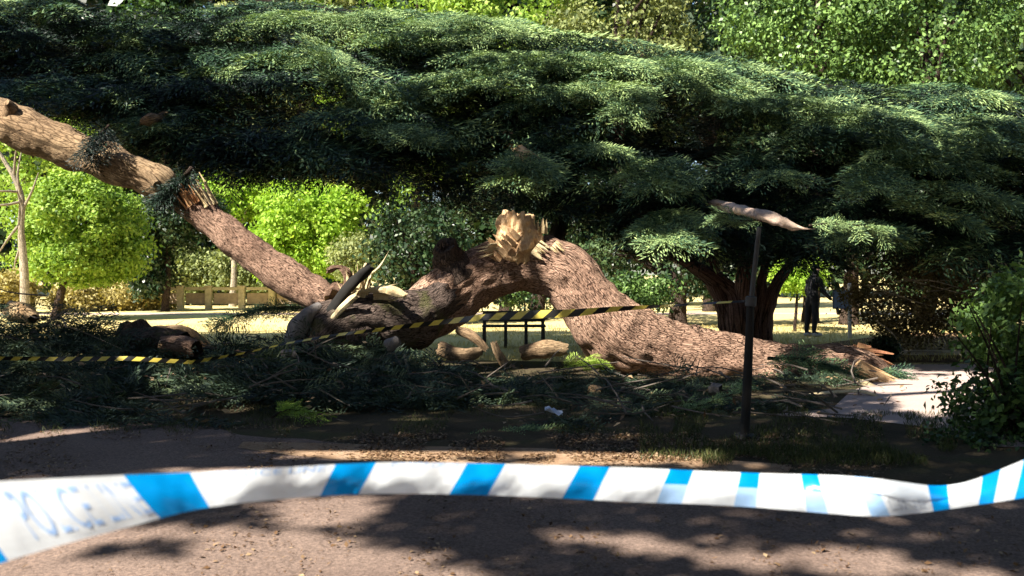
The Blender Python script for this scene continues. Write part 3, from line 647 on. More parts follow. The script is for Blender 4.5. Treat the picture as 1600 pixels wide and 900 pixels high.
# cedar tiers: sprays hanging shingle-like from a ridge towards the viewer
def tier(lv, x0, y0, x1, y1, Y, n, drop=.42, out=1.25, tone=.45, size=.5, arch=0., seed=0):
    g = np.random.default_rng(seed + 1000)
    Y = 15.1 + (Y - 12.6) * .95
    u = g.random(n); t = g.random(n) ** .75
    px = x0 + (x1 - x0) * u; py = y0 + (y1 - y0) * u - arch * np.sin(math.pi * u)
    base = np.array([P(a, b_, Y) for a, b_ in zip(px, py)])
    cl = noise(np.stack([px / 55, t * 1.2, np.full(n, seed * 3.1)], -1))
    # edge of the tier is ragged: reach varies along the ridge
    reach = .45 + .9 * noise(np.stack([px / 38, np.full(n, seed * 1.7), 0 * px], -1))
    pos = base + np.stack([g.normal(0, .1, n), -out * t * reach, -drop * (t * reach) ** 1.35 + g.normal(0, .035, n) + (cl - .5) * .22], -1)
    k = (cl > .30) & (g.random(n) < 1.15 - .5 * np.abs(2 * u - 1) ** 3)
    qx, qy = proj(pos)
    for (hx, hy, ha, hb) in ((1060, 190, 88, 52), (400, 165, 120, 40), (1250, 275, 120, 34), (760, 235, 60, 22), (620, 60, 50, 14), (930, 270, 45, 22)):
        k &= ~((((qx - hx) / ha) ** 2 + ((qy - hy) / hb) ** 2 < .6 + .8 * noise(np.stack([qx / 25, qy / 14, 0 * qx], -1))) & (g.random(n) < .85))
    pos, t, cl = pos[k], t[k], cl[k]; n = len(pos)
    sd_ = np.where(g.random(n) < .62, 1., -1.)
    dr = np.stack([sd_ * (.75 + .4 * g.random(n)), -.45 + g.normal(0, .35, n), -.12 - .28 * t + g.normal(0, .12, n)], -1)
    nr = unit(np.stack([g.normal(0, .15, n), -.45 + g.normal(0, .15, n), np.ones(n)], -1))
    sprays(lv, pos, dr, nr, size * (.5 + .7 * g.random(n)), np.clip(tone - .12 + (cl - .5) * 1.0 + .25 * t + g.normal(0, .14, n), 0, 1))  # paler towards the tips: sunlit tier edges put into the tone
lvL = Leaves(); lvR = Leaves()
TL = [(-200, 20, 330, 10, 16.2, 420, .45), (-150, 60, 420, 40, 15.6, 520, .4), (-100, 100, 560, 75, 15.0, 560, .38), (-60, 130, 300, 118, 14.4, 400, .36), (200, 120, 620, 110, 14.4, 420, .34),
      (90, 160, 420, 165, 14.0, 380, .34), (300, 180, 660, 170, 13.8, 380, .3), (200, 205, 600, 215, 13.5, 360, .28), (420, 235, 660, 235, 13.3, 260, .28), (-40, 150, 120, 148, 13.3, 90, .5), (270, 228, 470, 246, 13.4, 170, .26),
      (330, 20, 560, 10, 16.6, 260, .45)]
for i, (a, b_, c, d, Y, n, tn) in enumerate(TL): tier(lvL, a, b_, c, d, Y, int(n * .6), tone=tn - .13, arch=8, seed=i, size=.85)  # left tiers toned down: their shade is put into needle colour
TR = [(400, 42, 700, 22, 16.8, 420, .62, 6), (600, 30, 900, 62, 16.6, 420, .6, 10), (820, 62, 1150, 98, 16.2, 420, .5, 8), (400, 82, 640, 96, 15.8, 300, .55, 6), (560, 78, 860, 80, 15.8, 420, .5, 6),
      (620, 112, 900, 108, 15.2, 420, .55, 12), (860, 92, 1120, 112, 15.4, 300, .5, 6), (1100, 105, 1350, 150, 15.6, 360, .5, 4), (1280, 140, 1620, 150, 15.6, 460, .36, 6), (560, 150, 840, 150, 14.6, 380, .4, 6),
      (1130, 140, 1430, 180, 14.8, 380, .48, 0), (1360, 175, 1640, 200, 14.6, 380, .5, 4), (560, 190, 830, 190, 14.2, 340, .4, 6), (800, 150, 990, 170, 14.4, 220, .4, 4), (1180, 190, 1440, 215, 14.0, 300, .5, 0),
      (1330, 215, 1640, 235, 13.8, 380, .55, 0), (620, 230, 860, 225, 13.8, 300, .3, 6), (820, 205, 1000, 235, 13.8, 200, .32, 4), (1120, 230, 1400, 260, 13.6, 280, .34, 0), (1400, 260, 1640, 280, 13.4, 260, .4, 0),
      (600, 270, 900, 275, 13.5, 260, .22, 6), (880, 255, 1080, 280, 13.4, 220, .42, 4), (1040, 290, 1300, 300, 13.4, 260, .3, 4), (1280, 300, 1640, 320, 13.2, 360, .34, 0), (960, 300, 1160, 320, 13.0, 160, .4, 0),
      (1180, 330, 1500, 345, 13.0, 260, .34, 0), (1380, 345, 1640, 365, 12.6, 220, .36, 0), (820, 300, 960, 320, 14.8, 160, .3, 0), (1000, 345, 1250, 360, 13.6, 180, .22, 0)]
for i, (a, b_, c, d, Y, n, tn, ar) in enumerate(TR): tier(lvR, a, b_, c, d, Y, int(n * .6), tone=tn - (.12 if Y < 14.7 else .03), arch=ar, seed=50 + i, size=.8)  # lower tiers toned darker, shade carried by needle colour
# deep interior foliage filling both canopies, its shade put into a near-black tone
def interior(lv, poly, Y0, Y1, n, tone, seed):
    g = np.random.default_rng(seed); xs = [p[0] for p in poly]; ys = [p[1] for p in poly]
    x = g.uniform(min(xs), max(xs), n * 2); y = g.uniform(min(ys), max(ys), n * 2); k = inpoly(x, y, poly); x, y = x[k][:n], y[k][:n]
    Y = g.uniform(Y0, Y1, len(x)); pos = np.array([P(a, b_, c) for a, b_, c in zip(x, y, Y)]); m = len(pos)
    dr = np.stack([g.normal(0, 1, m), g.normal(-.3, .6, m), g.normal(-.25, .25, m)], -1)
    sprays(lv, pos, dr, unit(g.normal(0, .3, (m, 3)) + [0, 0, 1]), .55 * (.7 + .6 * g.random(m)), tone)
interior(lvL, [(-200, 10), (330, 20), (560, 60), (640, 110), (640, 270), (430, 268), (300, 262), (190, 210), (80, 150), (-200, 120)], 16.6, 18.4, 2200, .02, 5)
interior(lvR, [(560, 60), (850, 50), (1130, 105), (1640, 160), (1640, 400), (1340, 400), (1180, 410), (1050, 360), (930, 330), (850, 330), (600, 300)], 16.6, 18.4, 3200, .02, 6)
# boughs set proud of the mass, sunlight put into their pale tone
BANDS = [(720, 40, 90, 16, 0), (500, 30, 110, 14, 0), (450, 90, 60, 10, 5), (560, 125, 65, 18, 50), (700, 125, 105, 15, -8), (860, 92, 150, 14, 2), (880, 138, 80, 12, -4), (635, 205, 55, 10, 8), (975, 155, 16, 34, 0),
         (1120, 130, 80, 22, 25), (1250, 158, 60, 12, 5), (1400, 195, 85, 18, 18), (1420, 232, 60, 8, 0), (1365, 275, 28, 24, 0), (1560, 205, 50, 24, 10), (1032, 270, 30, 26, 0), (1045, 350, 32, 26, 0), (1350, 355, 32, 10, 0),
         (200, 60, 50, 7, 10), (340, 113, 34, 8, 0), (170, 145, 24, 10, 0), (238, 190, 22, 11, 0), (1215, 270, 18, 8, 0), (1530, 300, 70, 7, 15), (1480, 330, 50, 6, 20), (1190, 160, 40, 9, 0), (830, 250, 26, 16, 20), (800, 275, 20, 8, 0), (640, 60, 90, 8, 0), (1480, 255, 60, 8, 10), (1300, 180, 30, 8, 0), (940, 230, 24, 6, 10)]
g = np.random.default_rng(808)
for (bx, by, ra, rb_, an) in BANDS:
    n = int(math.pi * ra * rb_ / 26) + 6; r_ = np.sqrt(g.random(n)); th = g.random(n) * 6.283; ca, sa = math.cos(math.radians(an)), math.sin(math.radians(an))
    u_ = r_ * np.cos(th) * ra * 1.05; v_ = r_ * np.sin(th) * rb_; x_ = bx + u_ * ca - v_ * sa; y_ = by + u_ * sa + v_ * ca
    Yf = np.interp(by, [30, 100, 200, 300, 360], [17.3, 16.3, 15.0, 14.2, 13.8]) - .25 + .35 * g.random(n) - v_ / 60
    pos = np.array([P(a, b_, c) for a, b_, c in zip(x_, y_, Yf)])
    sd_ = np.where(g.random(n) < .6, 1., -1.); dr = np.stack([sd_ * (.7 + .4 * g.random(n)), -.5 + g.normal(0, .35, n), -.15 + g.normal(0, .14, n) + sd_ * -math.tan(math.radians(an)) * .5], -1)
    nr = unit(np.stack([-.15 + g.normal(0, .15, n), -.45 + g.normal(0, .15, n), np.ones(n)], -1))
    sprays(lvL if bx < 560 else lvR, pos, dr, nr, .52 * (.6 + .7 * g.random(n)), np.clip(.74 + g.normal(0, .13, n), 0, 1))
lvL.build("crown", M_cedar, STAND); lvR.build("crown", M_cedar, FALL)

# ------------------------------------------------------------------ brush pile and debris in front of the log
def pile_h(px, Y):
    """height of the heap of branches above ground"""
    ridge = interp(px, [-300, 0, 60, 110, 160, 220, 330, 450, 560, 650, 760, 900, 1050, 1160, 1230, 1300, 1360, 1430], [1.45, 1.4, 1.35, 1.25, .92, .62, .56, .6, .55, .32, .20, .14, .10, .10, .12, .14, .10, .08])
    yb = interp(px, [0, 300, 600, 1160, 1300], [12.6, 12.7, 12.8, 13.0, 13.0]); yf = interp(px, [-200, 200, 420, 700, 1000, 1200, 1400], [9.8, 9.6, 8.7, 8.8, 9.6, 10.2, 11.5])
    t = np.clip((Y - yf) / (yb - yf), 0, 1.15); return ridge * np.where(t < 1, t ** 1.25, 1 - (t - 1) * 3) + .03
def scatter_px(x0, x1, Y0, Y1, n, seed):
    g = np.random.default_rng(seed); px = g.uniform(x0, x1, n); Y = Y0 + (Y1 - Y0) * g.random(n); return g, px, Y
lv = Leaves()
g, px, Yv = scatter_px(-260, 1430, 8.6, 13.3, 5200, 9)
yf = interp(px, [-200, 200, 420, 700, 1000, 1200, 1400], [9.7, 9.6, 8.9, 9.0, 9.6, 10.2, 11.5])
dens = noise(np.stack([px / 90, Yv * 1.2, 0 * px], -1))
k = ((px < 700) | (Yv < 12.7)) & ((px < 1335) | (Yv < 10.9) & (px < 1420) & (Yv > 10.2)) & (Yv > yf + .7 * (noise(np.stack([px / 30, 0 * px, 0 * px], -1)) - .5)) & (dens > .22 + .25 * (Yv < yf + 1.2)); px, Yv = px[k], Yv[k]; n = len(px)
pos = np.stack([(px - 800) / F * Yv, Yv, pile_h(px, Yv) * (.55 + .5 * g.random(n)) + .02], -1)
dr = np.stack([g.normal(0, 1, n), g.normal(-.35, .7, n), g.normal(-.02, .16, n)], -1)
sprays(lv, pos, dr, unit(g.normal(0, .4, (n, 3)) + [0, -.2, 1]), interp(px, [0, 600, 900], [.46, .44, .34]) * (.5 + .9 * g.random(n)), np.clip(.42 + g.normal(0, .22, n) , 0, 1), .1)
o = lv.build("brush_heap", M_cedar2); tag(o, "heap of dark wilted cedar sprays lying along the verge", "brush", None, "stuff")
g2, px2, Y2 = scatter_px(-260, 600, 12.0, 13.1, 520, 19); n2 = len(px2)
lv2 = Leaves(); pos = np.stack([(px2 - 800) / F * Y2, Y2, interp(px2, [-300, 100, 160, 220, 330, 600], [1.12, 1.05, .8, .5, .45, .5]) * (.45 + .55 * g2.random(n2))], -1)
dr = np.stack([g2.normal(0, 1, n2), g2.normal(-.3, .6, n2), g2.normal(0, .25, n2)], -1)
sprays(lv2, pos, dr, unit(g2.normal(0, .4, (n2, 3)) + [0, -.2, 1]), .5 * (.6 + .7 * g2.random(n2)), np.clip(.3 + g2.normal(0, .18, n2), 0, 1), .1)
tag(lv2.build("brush_heap", M_cedar2), "tall dark heap of cedar sprays at the left edge below the dome tree", "brush", None, "stuff")
# twigs in the heap: thin bare sticks tangled together
m = MB(); g = np.random.default_rng(21)
for i in range(150):
    px = g.uniform(-100, 1400); Yq = g.uniform(9.3, 12.9); a = np.array([(px - 800) / F * Yq, Yq, pile_h(px, Yq) * .9 + .08])
    th = g.uniform(0, 6.28); l = g.uniform(.3, 1.2); e = a + [math.cos(th) * l, math.sin(th) * l * .6, g.uniform(-.2, .3)]
    e[2] = max(e[2], .03); m.tube([a, (a + e) / 2 + g.normal(0, .05, 3), e], [.013, .010, .004], 5, step=.15)
o = m.build("twig_tangle", [plain("grey_twig", (.12, .10, .085), .9, 0, .4)]); tag(o, "tangle of thin grey twigs poking out of the cedar sprays", "twigs", None, "stuff")

lvc = Leaves(); g = np.random.default_rng(29); n = 1500; pxc = g.uniform(-100, 1420, n); Yc = g.uniform(8.9, 12.9, n)
kc = noise(np.stack([pxc / 50, Yc * 2, 0 * pxc], -1), 1., 3) > .58; pxc, Yc = pxc[kc], Yc[kc]; n = len(pxc)
posc = np.stack([(pxc - 800) / F * Yc, Yc, np.maximum(pile_h(pxc, Yc), 0) * (.8 + .35 * g.random(n)) + .05], -1); lc = .07 * (.4 + 1.3 * g.random(n) ** 2)
lvc.add(posc, np.stack([g.normal(0, 1, n), g.normal(0, 1, n), g.normal(0, .3, n)], -1), unit(g.normal(0, .5, (n, 3)) + [0, -.4, 1]), lc, lc * .4, np.clip(g.normal(.7, .25, n), 0, 1))
tag(lvc.build("wood_chips", M_litter), "pale wood chips and bark scraps strewn through the broken cedar sprays", "wood chips", None, "stuff")
# single fallen branches with foliage
def branch(label, pts, r0, nspr, mat=M_cedar2, bark=M_barkD, tone=.5, size=.32, seed=0, name="fallen_branch"):
    q = [P(*a) for a in pts]; root = empty(name, q[0], label, "branch", "fallen branches on the verge")
    m = MB(); m.tube(q, np.linspace(r0, r0 * .3, len(q)), 7, step=.1, rough=r0 * .15); m.build("stem", [bark], root, True)
    if nspr:
        g = np.random.default_rng(seed); t = g.random(nspr) * (len(q) - 1.01); i = t.astype(int); f = (t - i)[:, None]; Q = np.array(q)
        p = Q[i] * (1 - f) + Q[i + 1] * f; d = unit(Q[i + 1] - Q[i]) + g.normal(0, .6, (nspr, 3)) * [1, 1, .4]
        l = Leaves(); sprays(l, p, d, unit(g.normal(0, .35, (nspr, 3)) + [0, -.3, 1]), size * (.6 + .6 * g.random(nspr)), tone, .15); l.build("foliage", mat, root)
branch("bright green sprig lying on the verge left of centre, nearest the road", [(425, 652, 9.4), (450, 640, 9.5), (490, 645, 9.3)], .015, 26, M_green, tone=.6, size=.22, seed=1)
branch("long green-tipped spray rising right, left of the dark post", [(1030, 652, 9.9), (1090, 635, 10.1), (1160, 610, 10.6)], .018, 40, M_cedar, tone=.85, size=.25, seed=2)
branch("forked spray at the road's edge, just left of the pale wood chunk", [(720, 690, 8.6), (790, 676, 8.9), (860, 672, 9.0)], .016, 46, M_cedar, tone=.75, size=.28, seed=3)
branch("yellow-green leafy sprig against the left foot of the big log", [(865, 578, 12.9), (900, 568, 13.0), (930, 566, 13.1)], .02, 34, M_green, tone=.75, size=.28, seed=4)
branch("spray draped over the shaded right end of the log", [(1200, 560, 13.2), (1260, 562, 13.0), (1320, 580, 12.8)], .03, 60, M_cedar, tone=.6, size=.42, seed=5)
branch("bushy dark spray beside the round shrub at the path", [(1345, 570, 13.4), (1385, 580, 13.3), (1412, 590, 13.2)], .02, 34, M_cedar, tone=.5, size=.35, seed=6)
branch("leafy branch hanging over the lawn left of the grey barkless limb", [(480, 480, 13.4), (420, 482, 13.2), (345, 500, 13.0)], .03, 60, M_cedar, tone=.55, size=.38, seed=7)
branch("bare grey stick slanting across the heap at left", [(95, 600, 10.6), (150, 640, 10.0), (165, 648, 9.9)], .012, 0, bark=M_pale, seed=8)
branch("bare pale stick slanting down right in the middle of the heap", [(500, 608, 10.2), (520, 620, 10.0), (545, 634, 9.9)], .012, 0, bark=M_pale, seed=9)
branch("thin stripped stick hooking down below the arch", [(632, 555, 12.0), (641, 590, 11.8), (655, 608, 11.6), (662, 590, 11.6)], .018, 0, bark=M_pale, seed=10)
branch("long bare stick lying across the left of the heap", [(60, 508, 12.2), (110, 512, 12.0), (190, 545, 11.6)], .016, 6, bark=M_pale, seed=11)
# low sprigs sitting on the far lawn edge left of the log
branch("dark drooping spray resting over the cracked limb's shaded gap", [(300, 262, 13.6), (278, 285, 13.6), (255, 305, 13.6)], .04, 60, M_cedar, tone=.2, size=.42, seed=12)
branch("near-black tuft put as a shadow patch across the sunlit upper limb", [(170, 196, 13.6), (156, 210, 13.5), (142, 232, 13.45)], .02, 44, M_cedar, tone=.05, size=.40, seed=13)  # near-black sprays stand in for a cast shadow on the limb

branch("green spray hanging left of the post's top under the bare pinkish branch", [(1190, 345, 12.3), (1160, 345, 12.3), (1120, 338, 12.3)], .02, 26, M_cedar, tone=.75, size=.32, seed=14, name="hanging_branch")
branch("flat green spray reaching right from the bare pinkish branch", [(1265, 352, 12.2), (1320, 350, 12.2), (1375, 358, 12.2)], .02, 34, M_cedar, tone=.8, size=.3, seed=15, name="hanging_branch")
m = MB(); m.tube([P(760, 205, 17), P(800, 230, 15.6), P(818, 240, 15.0), P(828, 246, 14.8)], [.09, .09, .11, .09], 16, step=.04, rough=.04, jag=.1, ridges=.03); m.splinters(P(826, 245, 14.8), [.6, -.3, -.6], .11, .26, 16, seed=61, spread=.3); m.build("torn_knob", [M_wood], FALL)
m = MB(); m.tube([P(300, 170, 17), P(262, 182, 15.4), P(236, 187, 14.8), P(220, 190, 14.7)], [.07, .08, .09, .05], 12, step=.05, rough=.03, jag=.05); m.build("torn_knob", [M_barkS], STAND)
# cut logs and lumps of wood
def log(name, label, pts, rs, mat, endmat=M_wood, rough=.02, seg=22, ridges=.01, cat="log", jag=.05):
    q = [P(*a) for a in pts]; root = empty(name, [q[0][0], q[0][1], max(0, q[0][2] - rs[0])], label, cat, "broken wood lying around the trunk")
    m = MB(); m.tube(q, rs, seg, step=.05, rough=rough, ns=5, ridges=ridges, jag=jag, cap=False); m.build("bark", [mat], root, True)
    Q = np.array(q); 
    for a, b_, r in ((q[0], q[1], rs[0]), (q[-1], q[-2], rs[-1])):
        d = unit(a - b_); e = MB(); e.tube([a - d * .06, a + d * .012], [r * .93, r * .88], seg, rough=.01, ns=8); e.build("broken_end", [endmat], root)
        return root
log("cut_log", "shaded grey log with a stubby knob on the lawn's edge, left", [(192, 545, 12.5), (240, 540, 12.5), (285, 545, 12.3)], [.27, .26, .2], M_barkM, M_grey, .05)
log("cut_log", "knob of thick log standing up behind the shaded grey log", [(208, 545, 12.9), (209, 520, 12.9), (208, 503, 12.9)], [.27, .24, .18], M_barkM, M_barkM, .04)
log("cut_log", "short log with a sunlit orange flank at the right of the shaded grey log", [(255, 540, 12.15), (285, 541, 12.1), (308, 545, 12.0)], [.12, .16, .11], M_bark, M_wood)
log("cut_log", "slim sunlit limb arching over the short orange log", [(240, 520, 12.9), (285, 517, 12.9), (315, 533, 12.9), (335, 550, 12.8)], [.08, .085, .07, .05], M_barkS)
log("cut_log", "sunlit pale limb lying beneath the arch, left one", [(688, 545, 13.2), (720, 556, 13.1), (752, 548, 13.1)], [.10, .12, .06], M_barkS)
log("cut_log", "thin bent limb slanting down under the arch to the left of the bench", [(715, 515, 13.4), (742, 528, 13.3), (760, 545, 13.3)], [.06, .08, .05], M_barkS)
log("cut_log", "fat sunlit log lying under the arch in front of the bench", [(815, 553, 13.4), (850, 546, 13.4), (885, 545, 13.4)], [.10, .15, .08], M_barkS)
log("cut_log", "short upright crooked limb below the bench", [(788, 568, 13.1), (778, 552, 13.1), (772, 536, 13.1)], [.07, .06, .05], M_barkS)
log("wood_chunk", "pale pink broken chunk in the dark heap below the striped tape's middle", [(922, 610, 11.2), (940, 612, 11.15)], [.08, .07], M_wood, M_wood, .03, 12, 0, "wood chunk")
log("wood_chunk", "pale wood chunk lying at the road's far edge right of centre", [(886, 701, 8.15), (922, 703, 8.1)], [.035, .02], M_woodP, M_woodP, .02, 10, 0, "wood chunk")
log("wood_chunk", "orange torn log end poking from the heap at the left edge", [(18, 485, 12.2), (38, 488, 12.1), (50, 498, 12.0)], [.13, .12, .07], M_wood, M_wood, .04, 14, 0, "wood chunk")
log("wood_chunk", "small grey slab beneath the striped tape at centre left", [(606, 540, 12.0), (622, 532, 12.0)], [.09, .08], M_grey, M_grey, .02, 8, 0, "wood chunk")
log("wood_chunk", "small pale chunk under the foot of the grey barkless limb", [(443, 555, 11.8), (462, 556, 11.8)], [.07, .06], M_grey, M_grey, .03, 9, 0, "wood chunk")
log("wood_chunk", "pale splinter sticking out of the heap at far left", [(52, 520, 11.8), (64, 545, 11.7)], [.04, .03], M_grey, M_grey, .02, 8, 0, "wood chunk")
log("wood_chunk", "dull pinkish broken end in the heap, nearest the dark post", [(1112, 608, 11.0), (1126, 610, 10.95)], [.07, .06], M_grey, M_grey, .03, 10, 0, "wood chunk")
# white-blue litter scrap
m = MB(); a = G(852, 645, .14); gg = np.zeros((4, 5, 3))
for i in range(4):
    for j in range(5): gg[i, j] = a + np.array([j * .045, i * .05 - .02 * j, .03 + .03 * math.sin(i * 2.1 + j * 1.7) - .008 * j])
m.sheet(gg); o = m.build("crumpled_scrap", [plain("pale_blue_film", (.55, .62, .8), .3, 0, .1)]); tag(o, "crumpled pale blue scrap of film on the dark heap", "litter")
o.modifiers.new("thick", 'SOLIDIFY').thickness = .003

# chips, litter and grass blades
def flecks(name, label, cat, regions, mat, size, seed, up=False, tone=.5, aspect=.6):
    lv = Leaves(); g = np.random.default_rng(seed)
    for (x0, x1, Y0, Y1, n, cl) in regions:
        px = g.uniform(x0, x1, n); Y = g.uniform(Y0, Y1, n); k = noise(np.stack([px / 40, Y * 1.5, 0 * px], -1)) > cl; px, Y = px[k], Y[k]; n = len(px)
        pos = np.stack([(px - 800) / F * Y, Y, np.full(n, .014)], -1)
        if up: dr = np.stack([g.normal(0, .4, n), g.normal(0, .4, n), np.ones(n)], -1); nr = g.normal(0, 1, (n, 3)) * [1, 1, .1]
        else: dr = np.stack([g.normal(0, 1, n), g.normal(0, 1, n), g.normal(.1, .2, n)], -1); nr = unit(np.stack([g.normal(0, .3, n), g.normal(0, .3, n), np.ones(n)], -1))
        kk = (px < 1320) | (Y < 9.9) | (Y > 15.2); pos, dr, nr, px, Y = pos[kk], dr[kk], nr[kk], px[kk], Y[kk]; n = len(pos)
        l = size * (.5 + g.random(n)); lv.add(pos, dr, nr, l, l * aspect, np.clip(g.normal(tone, .25, n), 0, 1))
    return tag(lv.build(name, mat), label, cat, None, "stuff")
flecks("leaf_litter", "scattered brown leaves and bark crumbs along the road's far edge", "litter", [(-100, 1500, 6.8, 9.2, 9000, .45), (560, 1250, 7.4, 8.7, 9000, .3), (300, 1600, 3.8, 6.8, 2600, .5), (1350, 1700, 14.5, 17.5, 4000, .2)], M_litter, .03, 5)
flecks("grass", "thin grass blades on the shaded verge", "grass", [(1000, 1560, 7.4, 10.8, 16000, .35), (-200, 1200, 8.6, 10.5, 9000, .45), (1100, 1500, 7.2, 8.0, 5000, .3)], M_grass, .055, 6, True, .45, .10)
flecks("lawn_grass", "dry yellow grass tufts on the sunlit lawn", "grass", [(-100, 1700, 15.6, 26, 26000, .3)], leaf_mat("dry_grass", [(0, (.34, .28, .09)), (.5, (.58, .47, .18)), (1, (.72, .60, .30))], .3), .09, 8, True, .5, .12)
flecks("needle_litter", "brown needles shed over the road", "litter", [(-100, 1700, 3.2, 8.5, 14000, .35)], M_litter, .028, 15, False, .3, .16)

# ------------------------------------------------------------------ right hand shrubs
brm = empty("bramble_bush", G(1420, 550), "tangled brown and olive bramble bush behind the path", "shrub")
lv = Leaves(); cloud(P(1425, 470, 17.5), (R(88, 17.5), .9, R(75, 17.5)), 170, 60, .16, .07, lv, .5, seed=301); cloud(P(1540, 460, 17.5), (R(80, 17.5), .9, R(95, 17.5)), 120, 55, .16, .07, lv, .55, seed=302, keep=lambda p: p[:, 2] > .05); lv.build("foliage", M_brown, brm)
m = MB(); g = np.random.default_rng(33)
for i in range(46):
    a = P(g.uniform(1350, 1540), g.uniform(400, 560), 17.3 + g.normal(0, .5)); th = g.normal(-.5, .5); l = g.uniform(.5, 1.3)
    e = a + np.array([math.cos(th) * l, g.normal(0, .2), math.sin(th) * l]); e[2] = max(.05, e[2]); m.tube([a, (a + e) / 2 + g.normal(0, .05, 3), e], [.016, .014, .006], 5, step=.15)
m.build("stems", [M_pale], brm, True)
rb = empty("round_shrub", G(1381, 568), "small round near-black shrub at the left end of the kerb", "shrub")
lv = Leaves(); cloud(P(1381, 547, 15.8), (.2, .2, .2), 130, 60, .05, .05, lv, .2, shell=.1, seed=310); lv.build("foliage", M_darkleaf, rb)
m = MB(); a = G(1381, 566); m.tube([[a[0], 15.8, 0], [a[0], 15.8, .25]], [.03, .02], 8); m.build("stem", [M_barkD], rb)
sh = empty("leafy_shrub", (P(1560, 0, 8.6)[0], 8.6, 0), "near leafy shrub with loose glossy leaves at the right edge", "shrub")
lv = Leaves()
cloud(P(1592, 640, 8.7), (R(110, 8.7), .6, R(85, 8.7)), 150, 30, .09, .075, lv, .45, shell=.35, seed=320, keep=lambda p: p[:, 2] > .02)
cloud(P(1590, 500, 9.2), (R(85, 9), .6, R(85, 9)), 130, 40, .09, .07, lv, .75, shell=.4, seed=321)  # upper clump toned paler, lowest darker: light put into leaf colour
cloud(P(1530, 700, 8.3), (R(85, 8.3), .5, R(32, 8.3)), 60, 40, .07, .055, lv, .3, shell=.2, seed=322, keep=lambda p: p[:, 2] > .02)
lv.build("foliage", M_big, sh)
m = MB(); g = np.random.default_rng(35); b0 = np.array([P(1590, 0, 8.7)[0], 8.7, 0.])
for i in range(24):
    e = P(g.uniform(1470, 1690), g.uniform(450, 680), 8.7 + g.normal(0, .35)); s0 = b0 + g.normal(0, .12, 3) * [1, 1, 0]
    m.tube([s0, s0 * .5 + e * .5 + [0, 0, .1], e], [.016, .011, .004], 5, step=.1)
m.build("stems", [M_barkD], sh, True)

# ------------------------------------------------------------------ post and striped tape
PY = 8.5
root = empty("dark_post", (P(1164, 0, PY)[0], PY, 0), "thin dark metal post holding the striped tape in front of the log", "post")
a = P(1163, 690, PY); a[2] = -.05
m = MB(); m.tube([a, P(1168, 590, PY), P(1173, 470, PY)], [.047, .042, .034], 14, step=.1, rough=.002); m.build("lower_tube", [plain("black_iron", (.009, .008, .008), .85)], root, True)
m = MB(); m.tube([P(1173, 475, PY), P(1186, 356, PY)], [.026, .022], 12, step=.1); m.tube([P(1172.6, 478, PY), P(1173.4, 464, PY)], [.053, .053], 14); m.build("upper_rod", [plain("grey_iron", (.05, .05, .055), .7)], root, True)
m = MB(); m.tube([[a[0], PY, 0], [a[0], PY, .04]], [.11, .10], 16); m.build("foot", [plain("black_iron_foot", (.02, .018, .017), .6)], root)

M_yel = plain("yellow_film", (.62, .50, .09), .35, 0, .15); M_blk = plain("black_film", (.012, .012, .012), .35)
def film(name, s, Sf, bounds, mats, label, cat, nv=8, group=None):
    """strip surface Sf(s,v); bounds = list of (s0,s1,mat index); columns fall exactly on the stripe edges"""
    V = []; Fc = []; mi = []
    cols = []
    for (s0, s1, mm) in bounds:
        k = max(2, int((s1 - s0) / s))
        for i in range(k): cols.append((s0 + (s1 - s0) * i / k, mm))
    cols.append((bounds[-1][1], 0)); vs = np.linspace(0, 1, nv + 1)
    for sc_, _ in cols:
        for v in vs: V.append(Sf(sc_, v))
    for i in range(len(cols) - 1):
        for j in range(nv):
            mm = cols[i][1]; mm = mm(vs[j] + .5 / nv) if callable(mm) else mm
            Fc.append([i*(nv+1)+j, (i+1)*(nv+1)+j, (i+1)*(nv+1)+j+1, i*(nv+1)+j+1]); mi.append(mm)
    o = mesh_obj(name, np.array(V), Fc, mats, None, True, midx=mi); tag(o, label, cat, group); return o
ypx = [-120, 0, 100, 200, 300, 380, 450, 520, 600, 700, 760, 820, 900, 960, 1040, 1120, 1174]
ypy = [556, 560, 561, 560, 566, 552, 536, 524, 514, 502, 495, 492, 489, 483, 478, 473, 470]
yY = [10.4, 10.5, 10.55, 10.6, 10.7, 10.8, 10.9, 10.8, 10.5, 10.2, 10.0, 9.8, 9.5, 9.2, 8.95, 8.7, 8.56]
yh = [6, 6, 6.5, 7, 6, 3, 2.5, 4, 6, 8, 10, 13, 12, 8, 4, 3, 4]
def SY(s, v):
    # s is px; slanted columns
    hh = float(interp(s, ypx, yh)); s2 = s + (0.5 - v) * 1.2 * hh
    return P(s2, float(interp(s2, ypx, ypy)) + (v - .5) * hh, float(interp(s2, ypx, yY)) + .02 * math.sin(s * .03) + (v - .5) * .03 * math.cos(s * .02))
bd = []; s = -120.; k = 0
while s < 1172:
    w = float(interp(s, [-120, 450, 800, 950, 1172], [14, 13, 17, 20, 24])); e = min(1174, s + w); bd.append((s, e, k % 2)); s = e; k += 1
film("hazard_tape", 6, SY, bd, [M_yel, M_blk], "twisted yellow and black striped tape tied to the dark post", "tape", 4)

